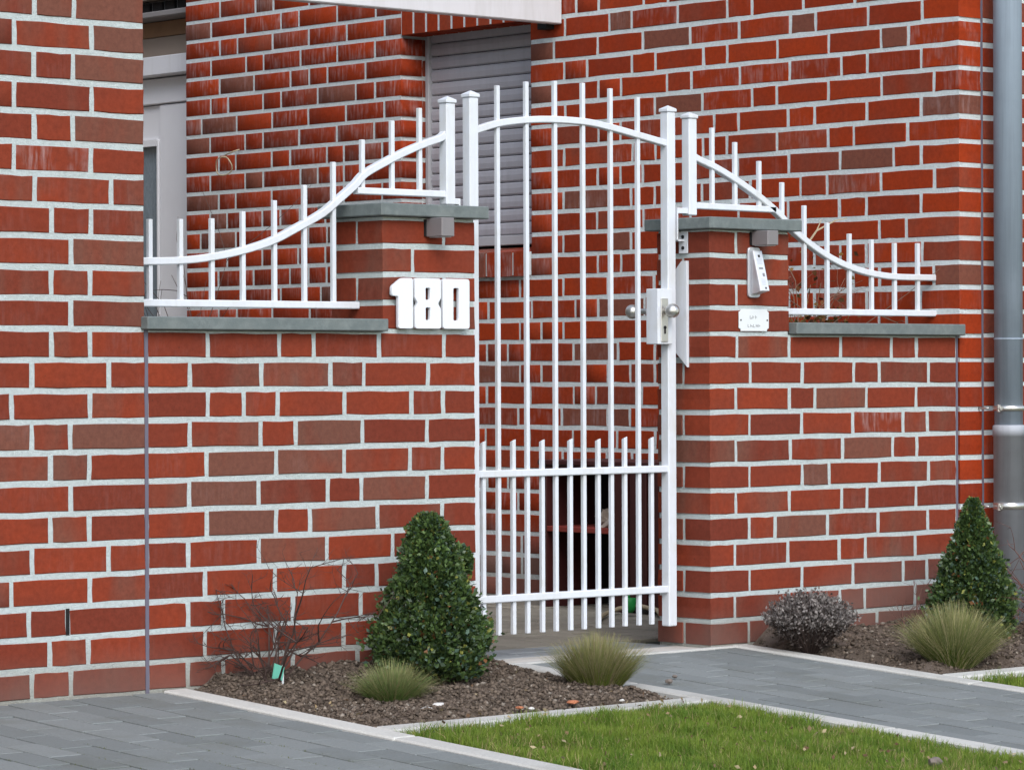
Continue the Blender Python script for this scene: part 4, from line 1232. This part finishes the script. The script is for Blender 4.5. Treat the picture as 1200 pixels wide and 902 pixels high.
# lavender: woody stems under a grey dome
def lavender(cx, cy, rad, h, n):
    z0 = gz(cy)
    t = empty('lavender_bush', (cx, cy, z0), 'bare silvery grey lavender bush at the foot of the right wall', 'bush')
    mb_v, F, C = [], [], []
    a = rng.uniform(0, 6.283, n); q = rng.random(n) ** .55
    el = q * 1.12
    L = h * (1.0 - .05 * q) * rng.uniform(.8, 1.06, n)
    X0, Y0 = cx + np.cos(a) * .02 * q, cy + np.sin(a) * .02 * q
    V = []; segs = 3
    fa = rng.uniform(0, 6.283, n); w_ = .0026
    for k in range(segs + 1):
        t_ = k / segs; ww = (1 - .6 * t_)
        o_ = L * np.sin(el) * (t_ ** 1.15) * (rad / h) * 1.22; u_ = L * np.cos(el * .82) * t_
        x, y, z = X0 + np.cos(a) * o_, Y0 + np.sin(a) * o_, z0 + u_
        if k == segs: tip = np.stack([x, y, z], 1)
        V.append(np.stack([x - np.cos(fa) * w_ / 2 * ww, y - np.sin(fa) * w_ / 2 * ww, z], 1)); V.append(np.stack([x + np.cos(fa) * w_ / 2 * ww, y + np.sin(fa) * w_ / 2 * ww, z], 1))
    V = np.stack(V, 1).reshape(-1, 3); st = 2 * (segs + 1)
    fs = np.array([(2 * k, 2 * k + 1, 2 * k + 3, 2 * k + 2) for k in range(segs)])
    F = (fs[None] + np.arange(n)[:, None, None] * st).reshape(-1, 4)
    c = np.array([(.075, .052, .045)]) * rng.uniform(.5, 1.7, n)[:, None]
    add('stems', np_mesh('stems', V, F, np.repeat(c, segs, 0)), M['straw'], t)
    m_ = n * 6
    idx = rng.integers(0, n, m_)
    ctr = np.array([cx, cy, z0])
    P = tip[idx] - ctr
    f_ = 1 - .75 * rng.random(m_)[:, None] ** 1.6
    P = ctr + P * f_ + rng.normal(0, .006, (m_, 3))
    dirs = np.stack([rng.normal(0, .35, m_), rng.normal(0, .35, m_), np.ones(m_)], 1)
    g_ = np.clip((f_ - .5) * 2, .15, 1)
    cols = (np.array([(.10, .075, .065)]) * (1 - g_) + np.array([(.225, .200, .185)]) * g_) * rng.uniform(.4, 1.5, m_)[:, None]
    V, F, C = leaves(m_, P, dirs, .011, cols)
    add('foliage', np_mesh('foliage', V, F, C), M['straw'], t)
lavender(-1.010, -.245, .128, .190, 2400)

# bare twiggy shrubs
def shrub(mb, p, d, L, r, depth_, rr, droop=0.0):
    pts = [Vector(p)]; dd = Vector(d).normalized()
    seg = 4
    for k in range(seg):
        dd = (dd + Vector((rr.gauss(0, .16), rr.gauss(0, .16), rr.gauss(0, .10) - droop))).normalized()
        pts.append(pts[-1] + dd * L / seg)
    mb.tube(pts, r, 4, caps=False, r_end=r * .45)
    if depth_ > 0:
        for k in range(rr.choice([2, 3, 3])):
            i = rr.choice([1, 2, 3, 4])
            nd = (dd * .7 + Vector((rr.gauss(0, .7), rr.gauss(0, .7), rr.gauss(.1, .45)))).normalized()
            shrub(mb, pts[i], nd, L * rr.uniform(.45, .7), r * .6, depth_ - 1, rr, droop)
def bare(name, cx, cy, z0, n, L, spread, mat, label, seed, r=.0035, dep=3, cat='shrub', group=None, droop=0.0):
    rr = random.Random(seed); mb = MB()
    for k in range(n):
        a = rr.uniform(0, 6.28); s_ = rr.uniform(.1, spread)
        shrub(mb, (cx + rr.gauss(0, .012), cy + rr.gauss(0, .012), z0 - .01), (math.cos(a) * s_, math.sin(a) * s_, 1), L * rr.uniform(.5, 1), r, dep, rr, droop)
    for v in mb.bm.verts:
        if v.co.y > -.004 and z0 < .3: v.co.y = -.004 - (v.co.y * .3 if v.co.y > 0 else 0)
    return part(name, mb, mat, None, label=label, cat=cat, group=group)
bare('bare_shrub', -3.045, -.10, -.005, 13, .30, 1.0, M['twig'], 'leafless dark twiggy shrub against the left garden wall', 5, r=.0042, dep=4)
bare('bare_shrub', -.42, -.14, 0, 6, .26, .9, M['twig_r'], 'leafless reddish twigs left of the right box cone', 9, r=.0025)
bare('bare_shrub', .02, -.40, -.02, 10, .34, .8, M['twig_r'], 'leafless reddish brown shrub in front of the downpipe foot', 12, r=.004, droop=.02)
bare('lone_shoots', -3.03, .36, .75, 6, .52, .22, M['twig'], 'thin bare shoots rising behind the left fence, before the white door', 15, r=.0022, dep=1)
bare('wiry_stems', -2.82, .34, .86, 7, .20, .5, M['wire'], 'pale dry wiry stems just above the left wall slab', 21, r=.0022, dep=1, droop=.25)
vn = bare('dry_climber', -.33, .40, .78, 9, .48, .14, M['vine'], 'dry brown climber with withered leaves behind the right fence', 33, r=.0030, dep=2)
nl = 420
P = np.stack([rng.normal(-.30, .10, nl), rng.uniform(.30, .52, nl), 1.0 + np.abs(rng.normal(0, .14, nl))], 1)
low = rng.random(nl) < .6; P[low, 2] = rng.uniform(.98, 1.075, low.sum()); P[low, 0] = rng.uniform(-.52, -.12, low.sum())
cb = np.array([(.16, .065, .025), (.09, .045, .02), (.26, .15, .05), (.12, .10, .03)])[rng.integers(0, 4, nl)] * rng.uniform(.6, 1.2, nl)[:, None]
V, F, C = leaves(nl, P, rng.normal(0, 1, (nl, 3)), .022, cb)
add('withered_leaves', np_mesh('withered_leaves', V - np.array(WP[vn.name]), F, C), M['straw'], vn, loc=WP[vn.name])
yl_ = MB().tube([(-.40, .35, 1.30), (-.36, .33, 1.36), (-.29, .31, 1.395), (-.24, .30, 1.405)], .004, 5, r_end=.0015).tube([(-.36, .33, 1.36), (-.335, .33, 1.40)], .0025, 5, r_end=.001)
part('yellow_shoot', yl_, M['hose'], vn)

# ------------------------------------------------------------------ small things
# cable loop left hanging out of the wall
pts = [(-.002, 4.06, 1.845), (-.02, 4.075, 1.838), (-.03, 4.13, 1.822)]
for k in range(17):
    a = 1.9 + k * 2 * math.pi / 16
    pts.append((-.032 - .006 * math.sin(k), 4.135 + .060 * math.cos(a), 1.776 + .040 * math.sin(a)))
part('cable_loop', MB().tube(pts, .0028, 6), M['hose'], None, label='loose coil of pale cable hanging from the brick wall near the door', cat='cable')

# low open cupboard in the courtyard, seen through the gate
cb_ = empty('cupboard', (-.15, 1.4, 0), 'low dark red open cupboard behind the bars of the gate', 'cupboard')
part('shade_back_panel', MB().box(-.012, -.004, .92, 1.80, .0, .53), M['black'], cb_)  # painted black to stand in for the shade inside the cupboard
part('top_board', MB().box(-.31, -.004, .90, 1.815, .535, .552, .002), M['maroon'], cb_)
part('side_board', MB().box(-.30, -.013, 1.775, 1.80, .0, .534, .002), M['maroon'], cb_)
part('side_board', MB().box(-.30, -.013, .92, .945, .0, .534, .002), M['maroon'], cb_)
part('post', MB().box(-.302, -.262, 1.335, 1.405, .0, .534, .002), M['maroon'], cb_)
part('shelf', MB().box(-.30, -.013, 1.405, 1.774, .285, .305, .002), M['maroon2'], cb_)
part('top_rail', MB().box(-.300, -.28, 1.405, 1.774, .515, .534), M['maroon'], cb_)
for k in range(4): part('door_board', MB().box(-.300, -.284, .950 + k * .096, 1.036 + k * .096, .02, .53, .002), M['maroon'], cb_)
mb = MB()
bmesh.ops.create_icosphere(mb.bm, subdivisions=3, radius=1)
for v in mb.bm.verts:
    n_ = float(vnoise(v.co.x * 3, v.co.y * 3 + v.co.z * 2, 1.3, 5)) - .5
    v.co = Vector((-.19 + v.co.x * .07 * (1 + n_), 1.50 + v.co.y * .10 * (1 + n_ * .8), .306 + max(0, v.co.z * .045 * (1 + n_ * 1.6) + .02)))
part('crumpled_cloth', mb, M['cloth'], None, label='crumpled beige cloth lying on the cupboard shelf', cat='cloth')
part('garden_hose', MB().tube([(-.74, 1.02, .012), (-.66, 1.10, .012), (-.52, 1.22, .014), (-.36, 1.32, .02), (-.30, 1.28, .03), (-.32, 1.16, .02), (-.45, 1.0, .012)], .0085, 8), M['hose'], None, label='beige hose lying on the paving behind the gate', cat='hose')
part('green_scoop', MB().lathe([(.012, 0), (.022, .012), (.026, .05), (.024, .052)], -.42, 1.20, .015, n=12).tube([(-.42, 1.20, .06), (-.42, 1.22, .11)], .006), M['green'], None, label='small bright green plastic pot beside the gate stile', cat='pot')

tg = part('plant_label', MB().prism([(-3.085, .030), (-3.050, .022), (-3.043, .060), (-3.077, .072)], 'y', -.152, -.149), M['tag'], None, label='pale green plant tag stuck in the soil by the bare shrub', cat='plant tag')
part('stake', MB().box(-3.051, -3.045, -.1515, -.1495, -.02, .066), M['plate'], tg)

def stone(x, y, r, mat, lab, grp, nm='stone', cat='stone', flat=.6):
    rr = random.Random(int(abs(x * 1000) + abs(y * 777)))
    mb = MB(); bmesh.ops.create_icosphere(mb.bm, subdivisions=2, radius=1)
    sx, sy = rr.uniform(.75, 1.3), rr.uniform(.7, 1.1)
    for v in mb.bm.verts:
        f = 1 + rr.uniform(-.14, .14)
        v.co = Vector((x + v.co.x * r * sx * f, y + v.co.y * r * sy * f, gz(y) + .008 + r * .25 + v.co.z * r * flat * f))
    return part(nm, mb, mat, None, label=lab, cat=cat, group=grp)
stone(-2.985, -.695, .016, M['pebble'], 'larger pale stone near the bed edge, before the small green tuft', 'pale stones in the bed')
stone(-2.905, -.655, .020, M['pebble'], 'flat pale stone lying behind its neighbour in the left bed', 'pale stones in the bed', flat=.45)
stone(-2.36, -.80, .007, M['pebble'], 'tiny white stone at the bed kerb below the olive tuft', 'pale stones in the bed')
stone(-2.70, -.80, .008, M['pebble'], 'small white stone against the kerb of the left bed', 'pale stones in the bed')
stone(-2.52, -.770, .015, M['shard'], 'orange brick shard nearest the olive grass tuft', 'orange brick shards in the bed', 'brick_shard', 'brick shard', .4)
stone(-2.72, -.775, .012, M['shard'], 'orange brick shard at the left bed kerb', 'orange brick shards in the bed', 'brick_shard', 'brick shard', .4)
stone(-1.960, -.578, .013, M['rock'], 'dark stone lying on the path beside its kerb', 'dark stones on the path')
stone(-1.86, -.50, .008, M['rock'], 'smaller dark stone lying further in on the path', 'dark stones on the path')
stone(-2.44, -2.02, .022, M['rock'], 'brown stone half hidden in the lawn grass', None)

# dead leaves and a withered twig on the lawn and soil
nl = 260
X = rng.uniform(XB0 + .03, XB1 - .03, nl); Y = rng.uniform(-2.3, -.10, nl)
P = np.stack([X, Y, S * Y + .012], 1)
cb = np.array([(.30, .22, .12), (.20, .12, .07), (.42, .34, .20)])[rng.integers(0, 3, nl)] * rng.uniform(.6, 1.2, nl)[:, None]
V, F, C = leaves(nl, P, np.stack([rng.normal(0, 1, nl), rng.normal(0, 1, nl), np.full(nl, .1)], 1), .016, cb)
add('leaf_litter', np_mesh('leaf_litter', V, F, C), M['straw'], None, kind='stuff')
